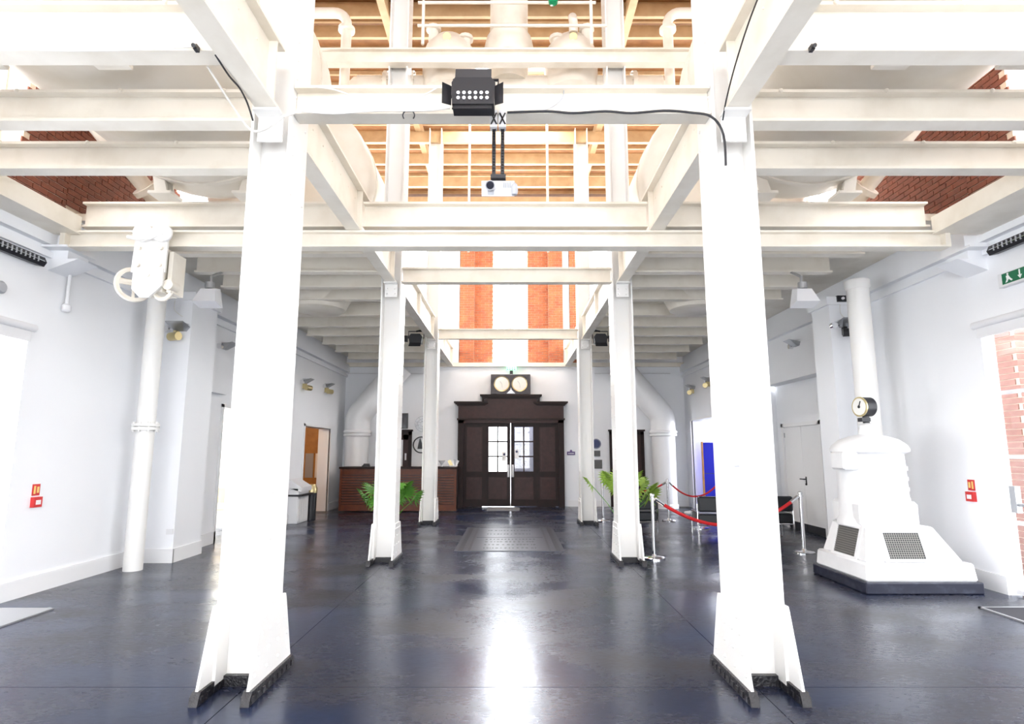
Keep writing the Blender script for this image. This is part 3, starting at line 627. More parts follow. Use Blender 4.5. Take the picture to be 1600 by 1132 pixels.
# ================================================================ WALL FITTINGS
def heater(label, x, y0, y1, z, s):
    t = thing('bar_heater', label, 'heater', (x, (y0+y1)/2, z), 0, 'black bar heaters')
    b = BM(); prism(b, [(x, z+.02), (x+s*.10, z), (x+s*.13, z+.05), (x+s*.10, z+.11), (x, z+.13)], 'y', y0, y1); obj('housing', b, BLACK, t)
    for k in range(int((y1-y0)/.06)-1):
        b = BM(); yy = y0+.05+k*.06; box(b, x+s*.123, x+s*.135, yy, yy+.012, z+.03, z+.09) if s > 0 else box(b, x-.135, x-.123, yy, yy+.012, z+.03, z+.09); obj('grille_bar', b, PLASTG, t)
    b = BM(); tube(b, [(x+s*.12, y0+.03, z+.055), (x+s*.12, y1-.03, z+.055)], .01, 6); obj('element', b, CHROME, t)
heater('black bar heater mounted high on the left wall', XL, 4.9, 6.58, 3.70, 1)
heater('black bar heater mounted high on the right wall', XR, 5.0, 6.60, 3.84, -1)
def call_point(label, x, y, z, s):
    t = thing('fire_call_point', label, 'call point', (x, y, z), 0, 'red fire call points')
    bx = lambda y0, y1, z0, z1, d0, d1: box(BM(), *sorted((x+s*d0, x+s*d1)), y0, y1, z0, z1)
    obj('sign', bx(y-.055, y+.055, z+.02, z+.15, 0, .006), RED, t)
    obj('sign_figure', bx(y-.035, y-.01, z+.04, z+.13, .006, .009), mat('sign_yellow', (.85, .62, .2), .4), t)
    obj('sign_flame', bx(y+.01, y+.04, z+.05, z+.12, .006, .009), mat('sign_yellow', (.85, .62, .2), .4), t)
    obj('box', bx(y-.06, y+.06, z-.11, z+.005, 0, .045), RED, t)
    obj('break_glass', bx(y-.035, y+.035, z-.08, z-.03, .045, .049), WSIGN, t)
call_point('red fire call point with small sign on the left wall', XL, 6.97, 1.08, 1)
call_point('red fire call point with small sign on the right wall', XR, 7.40, 1.11, -1)
# emergency exit sign on right wall
t = thing('exit_sign', 'green running man exit sign box on the right wall under the heater', 'exit sign', (XR, 6.2, 3.5))
b = BM(); box(b, XR-.07, XR, 5.85, 6.57, 3.44, 3.60); obj('housing', b, PLASTW, t, bevel=.008)
b = BM(); box(b, XR-.076, XR-.07, 5.88, 6.50, 3.465, 3.585); obj('panel', b, GREEN, t)
b = BM(); dome(b, (XR-.076, 6.42, 3.568), .014, 'x', -.004, 8); prism(b, [(6.44, 3.55), (6.41, 3.555), (6.39, 3.52), (6.36, 3.49), (6.375, 3.48), (6.41, 3.51), (6.43, 3.48), (6.455, 3.475), (6.435, 3.51)], 'x', XR-.08, XR-.076); obj('running_man', b, WSIGN, t)
b = BM(); prism(b, [(6.27, 3.575), (6.255, 3.575), (6.255, 3.515), (6.235, 3.515), (6.262, 3.475), (6.29, 3.515), (6.27, 3.515)], 'x', XR-.08, XR-.076); obj('arrow', b, WSIGN, t)
b = BM(); box(b, XR-.08, XR-.076, 6.06, 6.14, 3.475, 3.575); obj('door_symbol', b, WSIGN, t)
# conduit with bracket left wall
t = thing('wall_conduit', 'white conduit dropping from the left wall plate bracket to a junction box', 'conduit', (XL+.05, 7.05, 3.3))
b = BM(); tube(b, [(XL+.05, 7.05, 4.0), (XL+.05, 7.05, 3.35)], .02, 8); obj('tube', b, PLASTW, t)
b = BM(); lathe(b, [(.03, 3.28), (.05, 3.3), (.05, 3.36), (.03, 3.38)], (XL+.05, 7.05, 0), 'z', 12); obj('junction_box', b, PLASTW, t)
for x, nm, s in ((XL, 'left', 1), (XR, 'right', -1)):
    b = BM(); box(b, *sorted((x, x+s*.22)), 6.76, 7.1, 3.86, 3.96); prism(b, [(x, 3.72), (x+s*.35, 3.86), (x, 3.86)], 'y', 6.76, 7.1); box(b, *sorted((x, x+s*.30)), 6.62, 7.12, 3.96, 3.985) ; box(b, *sorted((x, x+s*.26)), 6.74, 7.12, 3.985, 4.14)
    o = obj('runway_corbel', b, WALL); tag(o, 'white corbel bearing the runway beam end on the %s wall' % nm, 'corbel', 'runway corbels')
b = BM(); lathe(b, [(.07, 0), (.07, .05), (.05, .07), (.01, .075)], (XL, 6.12, 3.33), 'x', 16); tag(obj('wall_sounder', b, PLASTG), 'small round grey sounder on the left wall below the heater', 'sounder')
# standing pipes at the pilasters
t = thing('drop_pipe', 'tall white vertical pipe with a flanged joint at the left pilaster', 'pipe', (-5.09, 8.4, 0))
b = BM(); cyl(b, (-5.09, 8.42, 0), (-5.09, 8.42, 4.1), .12, 24); obj('tube', b, COLP, t)
b = BM(); cyl(b, (-5.09, 8.42, 1.90), (-5.09, 8.42, 1.94), .175, 24); cyl(b, (-5.09, 8.42, 1.95), (-5.09, 8.42, 1.99), .175, 24); fg = obj('flange', b, COLP, t)
b = BM()
for k in range(8): cyl(b, (-5.09+.15*math.cos(k*PI/4), 8.42+.15*math.sin(k*PI/4), 1.875), (-5.09+.15*math.cos(k*PI/4), 8.42+.15*math.sin(k*PI/4), 2.015), .016, 6)
obj('bolts', b, COLP, fg)
t = thing('drop_pipe', 'tall white vertical pipe behind the gauge machine at the right pilaster', 'pipe', (5.13, 8.4, 0))
b = BM(); cyl(b, (5.15, 8.45, 0), (5.15, 8.45, 4.02), .15, 24); obj('tube', b, COLP, t)
b = BM(); lathe(b, [(.15, 3.95), (.17, 3.98), (.17, 4.08), (.12, 4.10)], (5.15, 8.45, 0), 'z', 24); obj('cap', b, COLP, t)
# uplights (wall washers) and spot heads
def uplight(label, x, y, z, nx, ny, spot=None, group='wall uplights'):
    """n = outward direction of the wall"""
    rz = math.atan2(ny, nx)
    t = thing('wall_uplight', label, 'uplight', (x, y, z), rz, group)
    b = BM(); rings(b, [[(0, -.09, -.03), (0, .09, -.03), (.05, .07, -.03), (.05, -.07, -.03)], [(0, -.14, .04), (0, .14, .04), (.22, .14, .09), (.22, -.14, .09)]]); obj('reflector', b, GREYM, t, world=False)
    b = BM(); box(b, .01, .20, -.12, .12, .075, .085); obj('glass', b, PLASTW, t, world=False)
    b = BM(); cyl(b, (0, -.2, 0), (.08, -.2, 0), .05, 12); tube(b, [(.04, -.2, 0), (.04, -.1, .0)], .012, 6); obj('lamp_holder', b, CHROME, t, world=False)
    if spot:
        b = BM(); cyl(b, (.10, -.10, -.13), (.16, .06, -.13), .065, 14); box(b, 0, .1, -.06, -.02, -.15, -.03); obj('spot_head', b, spot, t, world=False)
    return t
uplight('silver wedge uplight on the left wall just past the pilaster', -5.2, 10.7, 3.48, 1, 0)
uplight('silver wedge uplight with brass spot on the left pilaster front behind the pipe', -5.02, 8.97, 3.46, 0, -1, BRASS)
uplight('wedge uplight with brass spot left of the office doorway', -4.95, 14.25, 3.25, 1, 0, BRASS)
uplight('wedge uplight with brass spot above the office doorway', -4.95, 15.95, 3.33, 1, 0, BRASS)
uplight('silver wedge uplight on the right wall above the white double door', 5.75, 11.6, 3.70, -1, 0)
uplight('silver wedge uplight with black spot on the right pilaster front behind the pipe', 5.38, 9.25, 3.58, 0, -1, BLACK)
uplight('wedge uplight with brass spot high on the far right wall nearer the corner', 5.3, 16.9, 3.4, -1, 0, BRASS)
uplight('wedge uplight with brass spot high on the far right wall nearer the camera', 5.3, 15.5, 3.45, -1, 0, BRASS)
for x, y, nm in ((-5.12, 8.95, 'left'), (5.33, 9.23, 'right')):
    t = thing('control_box', 'small black camera box high on the %s pilaster' % nm, 'camera', (x, y, 3.98), 0, 'pilaster camera boxes')
    b = BM(); box(b, x-.07, x+.07, y-.05, y+.02, 3.96, 4.06); obj('case', b, BLACK, t)
    b = BM(); cyl(b, (x+.01, y-.05, 4.01), (x+.01, y-.075, 4.01), .022, 12); obj('lens', b, PLASTW, t)
    o = cable('thin white lead running down from the %s pilaster camera box' % nm, [(x-.01, y-.01, 3.96), (x-.02, y-.005, 3.85), (x-.0, y-.005, 3.75), (x+.12, y-.005, 3.66)], m=CABLEW, r=.006)
b = BM(); box(b, -4.98, -4.88, 8.955, 8.97, .40, .48); tag(obj('wall_socket', b, PLASTW), 'white double wall socket low on the left pilaster', 'socket')

# ================================================================ END WALL: PORTICO, DOORS, CLOCK BOX
XD = .06
t = thing('door_portico', 'dark mahogany door surround with stepped cornice on the end wall', 'door surround', (XD, YE, 0))
b = BM(); box(b, XD-1.57, XD-1.40, YE-.22, YE, 0, 2.56); obj('jamb', b, MAHOG, t)
b = BM(); box(b, XD+1.40, XD+1.57, YE-.22, YE, 0, 2.56); obj('jamb', b, MAHOG, t)
b = BM(); box(b, XD-1.57, XD+1.57, YE-.22, YE, 2.44, 3.0); box(b, XD-.78, XD+.78, YE-.22, YE, 3.0, 3.2); obj('frieze', b, MAHOG2, t)
b = BM(); box(b, XD-1.60, XD+1.60, YE-.26, YE, 2.53, 2.58); obj('architrave', b, MAHOG, t)
def moulding(bm, x0, x1, z):
    for d, h0, h1 in ((.26, 0, .035), (.30, .035, .07), (.34, .07, .115)): box(bm, x0-(d-.22), x1+(d-.22), YE-d, YE, z+h0, z+h1)
b = BM(); moulding(b, XD-1.57, XD-.80, 2.96); moulding(b, XD+.80, XD+1.57, 2.96); moulding(b, XD-.80, XD+.80, 3.17); box(b, XD-.86, XD-.80, YE-.28, YE, 2.98, 3.2); box(b, XD+.80, XD+.86, YE-.28, YE, 2.98, 3.2); obj('cornice', b, MAHOG, t)
def panel_door(label_part, x0, x1, z1, glazed, parent, y=YE-.10, two=True):
    b = BM(); d = .05; sw = .10 if glazed else .09
    box(b, x0, x0+sw, y-d/2, y+d/2, .02 if glazed else 0, z1); box(b, x1-sw, x1, y-d/2, y+d/2, .02, z1)
    for z0_, z1_ in ((.02 if glazed else 0, .22), (.86, 1.02), (z1-.12, z1)): box(b, x0+sw, x1-sw, y-d/2, y+d/2, z0_, z1_)
    o = obj(label_part, b, MAHOG, parent)
    zs = [(.22, .86)] + ([] if glazed else [(1.02, z1-.12)])
    for za, zb in zs:
        b = BM(); box(b, x0+sw, x1-sw, y-.012, y+.012, za, zb)
        box(b, x0+sw+.05, x1-sw-.05, y-.028, y, za+.05, zb-.05); obj('panel', b, MAHOG2, o)
    if glazed:
        za, zb = 1.02, z1-.12; w = x1-x0-2*sw
        b = BM(); box(b, x0+sw+w/2-.02, x0+sw+w/2+.02, y-.02, y+.02, za, zb)
        for k in (1, 2): box(b, x0+sw, x1-sw, y-.018, y+.018, za+(zb-za)*k/3-.02, za+(zb-za)*k/3+.02)
        obj('glazing_bars', b, MAHOG, o)
        for i in range(2):
            for k in range(3): obj('pane', box(BM(), x0+sw+w*i/2+.014, x0+sw+w*(i+1)/2-.014, y-.004, y+.004, za+(zb-za)*k/3+.014, za+(zb-za)*(k+1)/3-.014), GLASS, o)
    return o
t = thing('door_1', 'dark panelled double entrance door with glazed upper panes and side panels', 'door', (XD, YE-.1, 0))
panel_door('side_panel', XD-1.40, XD-.76, 2.44, False, t); panel_door('side_panel', XD+.76, XD+1.40, 2.44, False, t)
dl = panel_door('door_leaf', XD-.76, XD-.02, 2.45, True, t); dr = panel_door('door_leaf', XD+.0, XD+.76, 2.45, True, t)
b = BM(); box(b, XD-.02, XD+.0, YE-.14, YE-.07, .03, 2.42); obj('gap_light_strip', b, CHROME, t)  # chrome strip imitates the light through the gap between the leaves
for x, p in ((XD-.075, dl), (XD+.055, dr)):
    b = BM(); box(b, x-.03, x+.03, YE-.14, YE-.125, .86, 1.22); tube(b, [(x, YE-.14, .9), (x, YE-.19, .92), (x, YE-.19, 1.16), (x, YE-.14, 1.18)], .012, 8); obj('pull_handle', b, PLASTW, p)
for x, y0, z in ((XD-.20, 1.32, 0), (XD+.17, 1.40, 0)):
    b = BM(); box(b, x-.06, x+.06, YE-.128, YE-.126, y0, y0+.28); o = obj('door_notice', b, WSIGN, dl if x < XD else dr)
    b = BM(); cyl(b, (x, YE-.128, y0+.2), (x, YE-.131, y0+.2), .035, 14); obj('notice_disc', b, NAVY, o)
trim('wall_lobby', (XD+.1, XD+1.6, 19.3, 19.36, 0, 2.6), m=mat('lobby_grey', (.12, .12, .16), .6))
# clock box with two dials
t = thing('twin_dial_clock', 'dark box with two round white dials standing on the door cornice', 'clock', (XD-.01, YE-.2, 3.285))
b = BM(); box(b, XD-.60, XD+.58, YE-.30, YE-.02, 3.285, 3.89); obj('case', b, mat('black_walnut', (.05, .04, .048), .4, noise=(12, (.025, .02, .026), .3, .7)), t, bevel=.01)
for x in (XD-.275, XD+.255):
    b = BM(); lathe(b, [(.205, YE-.31), (.235, YE-.325), (.235, YE-.30), (.205, YE-.29)], (x, 0, 3.605), 'y', 32, True); rg = obj('dial_rim', b, BRASS, t)
    b = BM(); cyl(b, (x, YE-.30, 3.605), (x, YE-.308, 3.605), .207, 32); dl_ = obj('dial', b, DIAL, t)
    b = BM(); tube(b, [(x, YE-.312, 3.605), (x-.06, YE-.312, 3.69)], .006, 5); tube(b, [(x, YE-.312, 3.605), (x+.02, YE-.312, 3.48)], .004, 5); obj('hand', b, PLASTG, dl_)
b = BM(); prism(b, [(XD-.13, 3.31), (XD+.13, 3.31), (XD+.02, 3.42), (XD+.0, 3.5), (XD-.02, 3.42)], 'y', YE-.312, YE-.30); obj('ornament', b, GREYM, t)
t = thing('exit_sign', 'lit green exit sign on a short black stem above the clock box', 'exit sign', (XD, YE-.15, 3.9))
b = BM(); box(b, XD-.035, XD+.06, YE-.2, YE-.1, 3.89, 4.02); obj('stem', b, BLACK, t)
b = BM(); box(b, XD-.14, XD+.17, YE-.19, YE-.15, 4.02, 4.14); obj('lit_panel', b, LITGREEN, t)
b = BM()
for k in range(4): box(b, XD-.115+k*.07, XD-.085+k*.07, YE-.193, YE-.19, 4.04, 4.07); box(b, XD-.11+k*.07, XD-.09+k*.07, YE-.193, YE-.19, 4.10, 4.12)
obj('sign_marks', b, GREEN, t)
# plain dark doors on the end wall
for n_, x0, x1, lab in ((2, -3.9, -2.9, 'dark mahogany door with glazed light behind the reception desk'), (3, 3.0, 4.03, 'dark mahogany door right of the palm on the end wall')):
    t = thing('door_%d' % n_, lab, 'door', ((x0+x1)/2, YE, 0)); zt = 2.2
    b = BM(); box(b, x0, x0+.1, YE-.06, YE, 0, zt); box(b, x1-.1, x1, YE-.06, YE, 0, zt); box(b, x0, x1, YE-.06, YE, zt-.1, zt); box(b, x0-.03, x1+.03, YE-.09, YE, zt, zt+.05); obj('door_frame', b, MAHOG, t)
    if n_ == 2:
        b = BM(); box(b, x0+.1, x0+.2, YE-.03, YE, 0, zt-.1); box(b, x1-.26, x1-.1, YE-.03, YE, 0, zt-.1); box(b, x0+.1, x1-.1, YE-.03, YE, 0, 1.0); box(b, x0+.1, x1-.1, YE-.03, YE, zt-.25, zt-.1); lf = obj('leaf', b, MAHOG2, t)
        obj('pane', box(BM(), x0+.2, x1-.26, YE-.02, YE-.012, 1.0, zt-.25), mat('frosted_pane', (.85, .87, .9), .5), lf)
        obj('handle_plate', box(BM(), x1-.2, x1-.15, YE-.045, YE-.03, 1.35, 1.55), PLASTW, lf)
    else:
        b = BM(); box(b, x0+.1, x1-.1, YE-.03, YE, 0, zt-.1); lf = obj('leaf', b, MAHOG2, t)
        obj('door_sign', box(BM(), x1-.32, x1-.22, YE-.036, YE-.03, 1.55, 1.75), WSIGN, lf)
        b = BM(); tube(b, [(x1-.2, YE-.03, 1.0), (x1-.2, YE-.08, 1.0), (x1-.3, YE-.08, 1.0)], .012, 8); obj('lever_handle', b, CHROME, lf)
t = thing('wall_screen', 'black wall screen above the door behind the reception desk', 'screen', (-3.2, YE, 2.27))
b = BM(); box(b, -3.5, -3.03, YE-.08, YE-.01, 2.28, 2.74); obj('casing', b, BLACK, t, bevel=.008); obj('screen_glass', box(BM(), -3.48, -3.05, YE-.084, YE-.08, 2.30, 2.72), LENS, t)
# wire wall art: two round pieces
def ring_flat(bm, c, r0, r1, y0, y1, n=28): return lathe(bm, [(r0, y0), (r1, y0), (r1, y1), (r0, y1)], (c[0], 0, c[1]), 'y', n, True)
t = thing('wall_art', 'grey openwork metal disc on the end wall above the black one', 'wall art', (-2.58, YE, 2.4))
b = BM()
for r in (.24, .16, .08): ring_flat(b, (-2.58, 2.42), r-.012, r, YE-.03, YE-.015)
obj('rings', b, GREYM, t); b = BM()
for k in range(10): a = k*PI/5; tube(b, [(-2.58+.08*math.cos(a), YE-.022, 2.42+.08*math.sin(a)), (-2.58+.24*math.cos(a+.3), YE-.022, 2.42+.24*math.sin(a+.3))], .007, 5)
obj('spokes', b, GREYM, t)
t = thing('wall_art', 'black cut-metal tree and boat disc on the end wall', 'wall art', (-2.62, YE, 1.8))
b = BM(); ring_flat(b, (-2.62, 1.80), .215, .25, YE-.035, YE-.015); obj('ring', b, BLACK, t)
b = BM(); prism(b, [(-2.73, 1.68), (-2.58, 1.68), (-2.60, 1.85), (-2.655, 2.03), (-2.70, 1.85)], 'y', YE-.03, YE-.018); obj('sail_shape', b, BLACK, t)
b = BM(); lathe(b, [(.01, 0), (.045, .06), (.06, .15), (.045, .24), (.01, .3)], (-2.50, YE-.025, 1.75), 'z', 12); obj('leaf_shape', b, mat('bronze_leaf', (.12, .05, .03), .4), t)
# small plaques
def plaque(label, x0, x1, z0, z1, m, name='wall_plaque'):
    t = thing(name, label, 'plaque', ((x0+x1)/2, YE, z0)); obj('plate', box(BM(), x0, x1, YE-.025, YE, z0, z1), m, t, bevel=.004); return t
t = plaque('small purple sign with white lettering right of the entrance door', 1.73, 1.97, 1.50, 1.60, PURPLE)
b = BM(); cyl(b, (1.85, YE-.02, 1.62), (1.85, YE-.026, 1.62), .035, 12); obj('emblem', b, PURPLE, t)
for k in range(6): obj('lettering', box(BM(), 1.765+k*.03, 1.785+k*.03, YE-.028, YE-.025, 1.535, 1.56), WSIGN, t)
t = thing('round_plaque', 'round dark blue plaque right of the far column', 'plaque', (2.62, YE, 1.8)); b = BM(); cyl(b, (2.60, YE, 1.83), (2.60, YE-.025, 1.83), .15, 28); obj('disc', b, NAVY, t)
b = BM(); ring_flat(b, (2.60, 1.83), .128, .136, YE-.028, YE-.024); obj('rim_line', b, GREYM, t)
plaque('small dark square slate plaque below the round blue one', 2.50, 2.72, 1.46, 1.63, SLATE)
plaque('larger dark square slate plaque lowest below the round blue one', 2.48, 2.77, 1.10, 1.36, SLATE)
# ceiling-edge sprinkler pipe
for s, nm in ((-1, 'left'), (1, 'right')):
    b = BM(); tube(b, [(s*4.9, YE-.02, 3.95), (s*2.6, YE-.02, 3.95)], .02, 6); cyl(b, (s*3.3, YE-.05, 3.95), (s*3.3, YE-.05, 3.86), .05, 10); tag(obj('sprinkler_pipe', b, PLASTW), 'thin white pipe with detector head high on the %s of the end wall' % nm, 'pipe', 'end wall thin pipes')
# big ventilation pipes with bent tops
for s, x, nm in ((-1, -4.42, 'left'), (1, 4.5, 'right')):
    t = thing('bent_main_pipe', 'huge white vertical pipe bending inward to the ceiling, far %s corner' % nm, 'pipe', (x, 17.42, 0), 0, 'bent main pipes')
    b = BM(); cyl(b, (x, 17.42, 0), (x, 17.42, 2.12), .335, 32); obj('lower_pipe', b, GLOSSW, t)
    b = BM(); lathe(b, [(.335, 2.03), (.39, 2.05), (.39, 2.10), (.36, 2.12), (.40, 2.14), (.40, 2.18), (.36, 2.22)], (x, 17.42, 0), 'z', 32); obj('collar', b, GLOSSW, t)
    b = BM(); lathe(b, [(.36, 0), (.36, .1), (.335, .13)], (x, 17.42, 0), 'z', 32); obj('base_ring', b, GLOSSW, t)
    pts = [(x, 17.42, 2.2), (x, 17.42, 2.45)] + [(x-s*(.5-.5*math.cos(a)), 17.42, 2.45+.5*math.sin(a)) for a in [math.radians(40)*k/5 for k in range(1, 6)]]
    e = Vector(pts[-1]); d = Vector((-s*math.sin(math.radians(40)), 0, math.cos(math.radians(40)))); pts.append(tuple(e+d*1.75))
    b = BM(); tube(b, pts, .355, 32); obj('bent_upper_pipe', b, GLOSSW, t)

# ================================================================ RECEPTION DESK
t = thing('reception_desk', 'long reception desk with red-brown horizontal slats at the end wall', 'desk', (-3.0, 16.5, 0))
b = BM(); box(b, -4.55, -1.42, 16.34, 16.95, .06, 1.13); obj('carcass', b, BLACK, t)
b = BM(); box(b, -4.58, -1.38, 16.26, 17.0, 1.14, 1.19); obj('worktop', b, MAHOG, t, bevel=.006)
b = BM(); box(b, -4.56, -1.41, 16.315, 16.34, .98, 1.14); obj('top_rail', b, DESK, t)
for k in range(11):
    b = BM(); box(b, -4.5, -1.47, 16.29, 16.34, .215+k*.070, .262+k*.070); obj('slat', b, DESK, t)
b = BM(); box(b, -4.56, -1.41, 16.31, 16.34, .03, .20); obj('plinth', b, DESK, t)
for x in (-4.56, -1.47): obj('corner_post', box(BM(), x, x+.06, 16.30, 16.36, .03, 1.14), DESK, t)
b = BM(); lathe(b, [(.03, 1.19), (.035, 1.2), (.015, 1.24), (.09, 1.34), (.10, 1.36)], (-1.85, 16.6, 0), 'z', 18); tag(obj('glass_bowl', b, PLASTW), 'pale glass vase at the right part of the reception desk', 'vase')
t = thing('leaflet_holder', 'small leaflet fan at the right end of the reception desk', 'leaflets', (-1.53, 16.6, 1.19))
for k, a in enumerate((-.45, -.15, .15, .45)):
    b = BM(); box(b, -.045, .045, -.004, .004, 0, .17); bmesh.ops.rotate(b, verts=b.verts, cent=(0,0,0), matrix=Matrix.Rotation(a, 3, 'Y')); bmesh.ops.translate(b, verts=b.verts, vec=(k*.03-.045, k*.012, .02)); obj('leaflet', b, [BRASS, WSIGN, PLASTG, WSIGN][k], t, world=False)
b = BM(); box(b, -.1, .1, -.05, .06, 0, .03); obj('tray', b, PLASTW, t, world=False)
b = BM(); box(b, -4.05, -3.85, 16.6, 16.75, 1.19, 1.22); prism(b, [(16.6, 1.22), (16.75, 1.22), (16.75, 1.27)], 'x', -4.03, -3.87); tag(obj('desk_phone', b, BLACK), 'dark desk telephone on the reception desk worktop', 'telephone')

# ================================================================ FLOOR PLAQUE, MATS
t = thing('floor_plaque', 'inlaid dark floor plaque with raised lettering before the entrance door', 'floor plaque', (.04, 11.2, 0))
b = BM(); box(b, -.86, .94, 9.95, 13.0, 0, .006); obj('slab', b, PLAQ, t)
for x0, x1 in ((-.80, -.72), (-.64, -.60), (.80, .88), (.68, .72)):
    obj('border_strip', box(BM(), x0, x1, 10.0, 12.95, .006, .009), PLAQD, t)
for y0 in (9.98, 11.5, 12.93): obj('border_strip', box(BM(), -.58, .66, y0, y0+.03, .006, .009), PLAQD, t)
b = BM(); random.seed(3)
for yy in (10.25, 10.6, 10.95, 11.25, 11.95, 12.45):
    x = -.40
    while x < .48:
        w_ = random.uniform(.02, .05); box(b, x, x+w_, yy, yy+random.uniform(.06, .14), .006, .010); x += w_ + random.uniform(.012, .05)
o = obj('lettering', b, PLAQD, t)
tag(obj('entrance_mat', box(BM(), -.6, .3, 16.6, 17.5, 0, .012), MATF), 'grey doormat in front of the dark entrance door', 'mat')
tag(obj('entrance_mat', box(BM(), -5.38, -4.62, 4.2, 6.40, 0, .014), MATF), 'light grey mat at the left garden door', 'mat')
t = thing('entrance_mat', 'dark mat with metal edging at the right garden door', 'mat', (5.3, 5.6, 0))
obj('pile', box(BM(), 4.93, 5.68, 4.6, 6.42, 0, .012), MATD, t); b = BM(); box(b, 4.90, 4.93, 4.58, 6.45, 0, .014); box(b, 4.9, 5.68, 6.42, 6.45, 0, .014); obj('edging', b, GREYM, t)

# ================================================================ GAUGE MACHINE
t = thing('gauge_machine', 'white cast-iron pump motor housing with pressure gauge on black plinth', 'machine', (4.76, 7.7, 0))
MX0, MX1, MY0, MY1 = 4.12, 5.40, 7.05, 8.2
def tier(x0, x1, y0, y1, z0, X0, X1, Y0, Y1, z1, bm=None):
    b = bm or BM(); rings(b, [[(x0,y0,z0),(x1,y0,z0),(x1,y1,z0),(x0,y1,z0)], [(X0,Y0,z1),(X1,Y0,z1),(X1,Y1,z1),(X0,Y1,z1)]]); return b
WHM = mat('white_machine_paint', (.90, .90, .91), .3, noise=(6, (.86, .86, .87), .3, .6))
obj('plinth', tier(MX0-.03, MX1+.03, MY0-.03, MY1+.03, 0, MX0-.03, MX1+.03, MY0-.03, MY1+.03, .13), mat('navy_black_plinth', (.012, .014, .03), .3, noise=(10, (.04, .045, .07), .25, .5)), t, bevel=.012)
obj('base_step', tier(MX0, MX1, MY0, MY1, .13, MX0+.02, MX1-.02, MY0+.02, MY1-.02, .33), WHM, t, bevel=.02)
sk = obj('skirt', tier(MX0+.05, MX1-.10, MY0+.06, MY1-.1, .33, MX0+.16, MX1-.33, MY0+.2, MY1-.2, .72), WHM, t, bevel=.02)
b = BM(); lathe(b, [(.43, .70), (.42, .76), (.395, .80), (.385, 1.3), (.375, 1.58)], (4.63, 7.65, 0), 'z', 40); obj('barrel', b, WHM, t)
b = BM(); box(b, 4.27, 4.99, 7.32, 7.98, .70, 1.0); obj('barrel_base', b, WHM, t, bevel=.04)
b = BM(); lathe(b, [(.36, 1.56), (.44, 1.60), (.445, 1.63), (.42, 1.68), (.34, 1.75), (.2, 1.80), (.10, 1.82), (.085, 1.90), (.10, 1.93), (.05, 1.96)], (4.63, 7.65, 0), 'z', 40); obj('dome_cap', b, WHM, t)
b = BM(); box(b, 4.13, 4.32, 7.35, 7.65, 1.38, 1.60); obj('terminal_box', b, WHM, t, bevel=.02)
for x, z in ((4.78, 1.50),):
    b = BM(); cyl(b, (x, 7.42, z), (x, 7.35, z), .028, 14); obj('plug', b, GREYM, t)
for k in range(4):
    b = BM(); cyl(b, (5.0, 7.66, 1.0+.13*k), (5.07, 7.60, 1.0+.13*k), .03, 8); obj('side_lug', b, WHM, t)
# mesh windows: front and left
def mesh_window(p0, u, v, n_):
    """frame and mesh on a sloping face: origin p0, edge vectors u, v, outward normal n_"""
    p0, u, v, n_ = Vector(p0), Vector(u), Vector(v), Vector(n_).normalized()
    def slab(a0, a1, c0, c1, d0, d1, bm):
        q = [p0+u*a+v*c for a, c in ((a0,c0),(a1,c0),(a1,c1),(a0,c1))]; rings(bm, [[w_+n_*d0 for w_ in q], [w_+n_*d1 for w_ in q]]); return bm
    b = BM()
    for a0, a1, c0, c1 in ((-.12, 0, -.12, 1.12), (1, 1.12, -.12, 1.12), (0, 1, -.12, 0), (0, 1, 1, 1.12)): slab(a0, a1, c0, c1, 0, .014, b)
    fr = obj('mesh_frame', b, WHM, t)
    obj('mesh_backing', slab(0, 1, 0, 1, 0, .003, BM()), BLACK, fr)
    b = BM()
    for k in range(1, 16): slab(k/16-.010, k/16+.010, 0, 1, .005, .008, b)
    for k in range(1, 12): slab(0, 1, k/12-.013, k/12+.013, .008, .011, b)
    obj('wire_mesh', b, MESHM, fr)
mesh_window((4.44, 7.115, .37), (.42, 0, 0), (0, .105, .28), (0, -.94, .35))
mesh_window((4.180, 7.82, .355), (0, -.46, 0), (.09, 0, .32), (-.94, 0, .28))
# gauge
b = BM(); cyl(b, (4.63, 7.65, 1.94), (4.63, 7.65, 2.06), .04, 14); box(b, 4.55, 4.66, 7.60, 7.70, 1.98, 2.03); st = obj('gauge_stem', b, BLACK, t)
gd = Vector((-.98, -.2, 0)).normalized(); gc = Vector((4.63, 7.65, 2.17))
b = BM(); cyl(b, gc-gd*.07, gc+gd*.07, .125, 32); ga = obj('gauge_case', b, BLACK, t)
b = BM(); cyl(b, gc+gd*.07, gc+gd*.085, .128, 32); obj('gauge_rim', b, BRASS, ga)
b = BM(); cyl(b, gc+gd*.08, gc+gd*.089, .108, 32); obj('gauge_dial', b, DIAL, ga)
b = BM(); cyl(b, gc+gd*.089, gc+gd*.094, .02, 12); sd = Vector((-gd.y, gd.x, 0)); tube(b, [gc+gd*.092, gc+gd*.092+sd*.03+Vector((0,0,.07))], .006, 5); obj('gauge_needle', b, BLACK, ga)

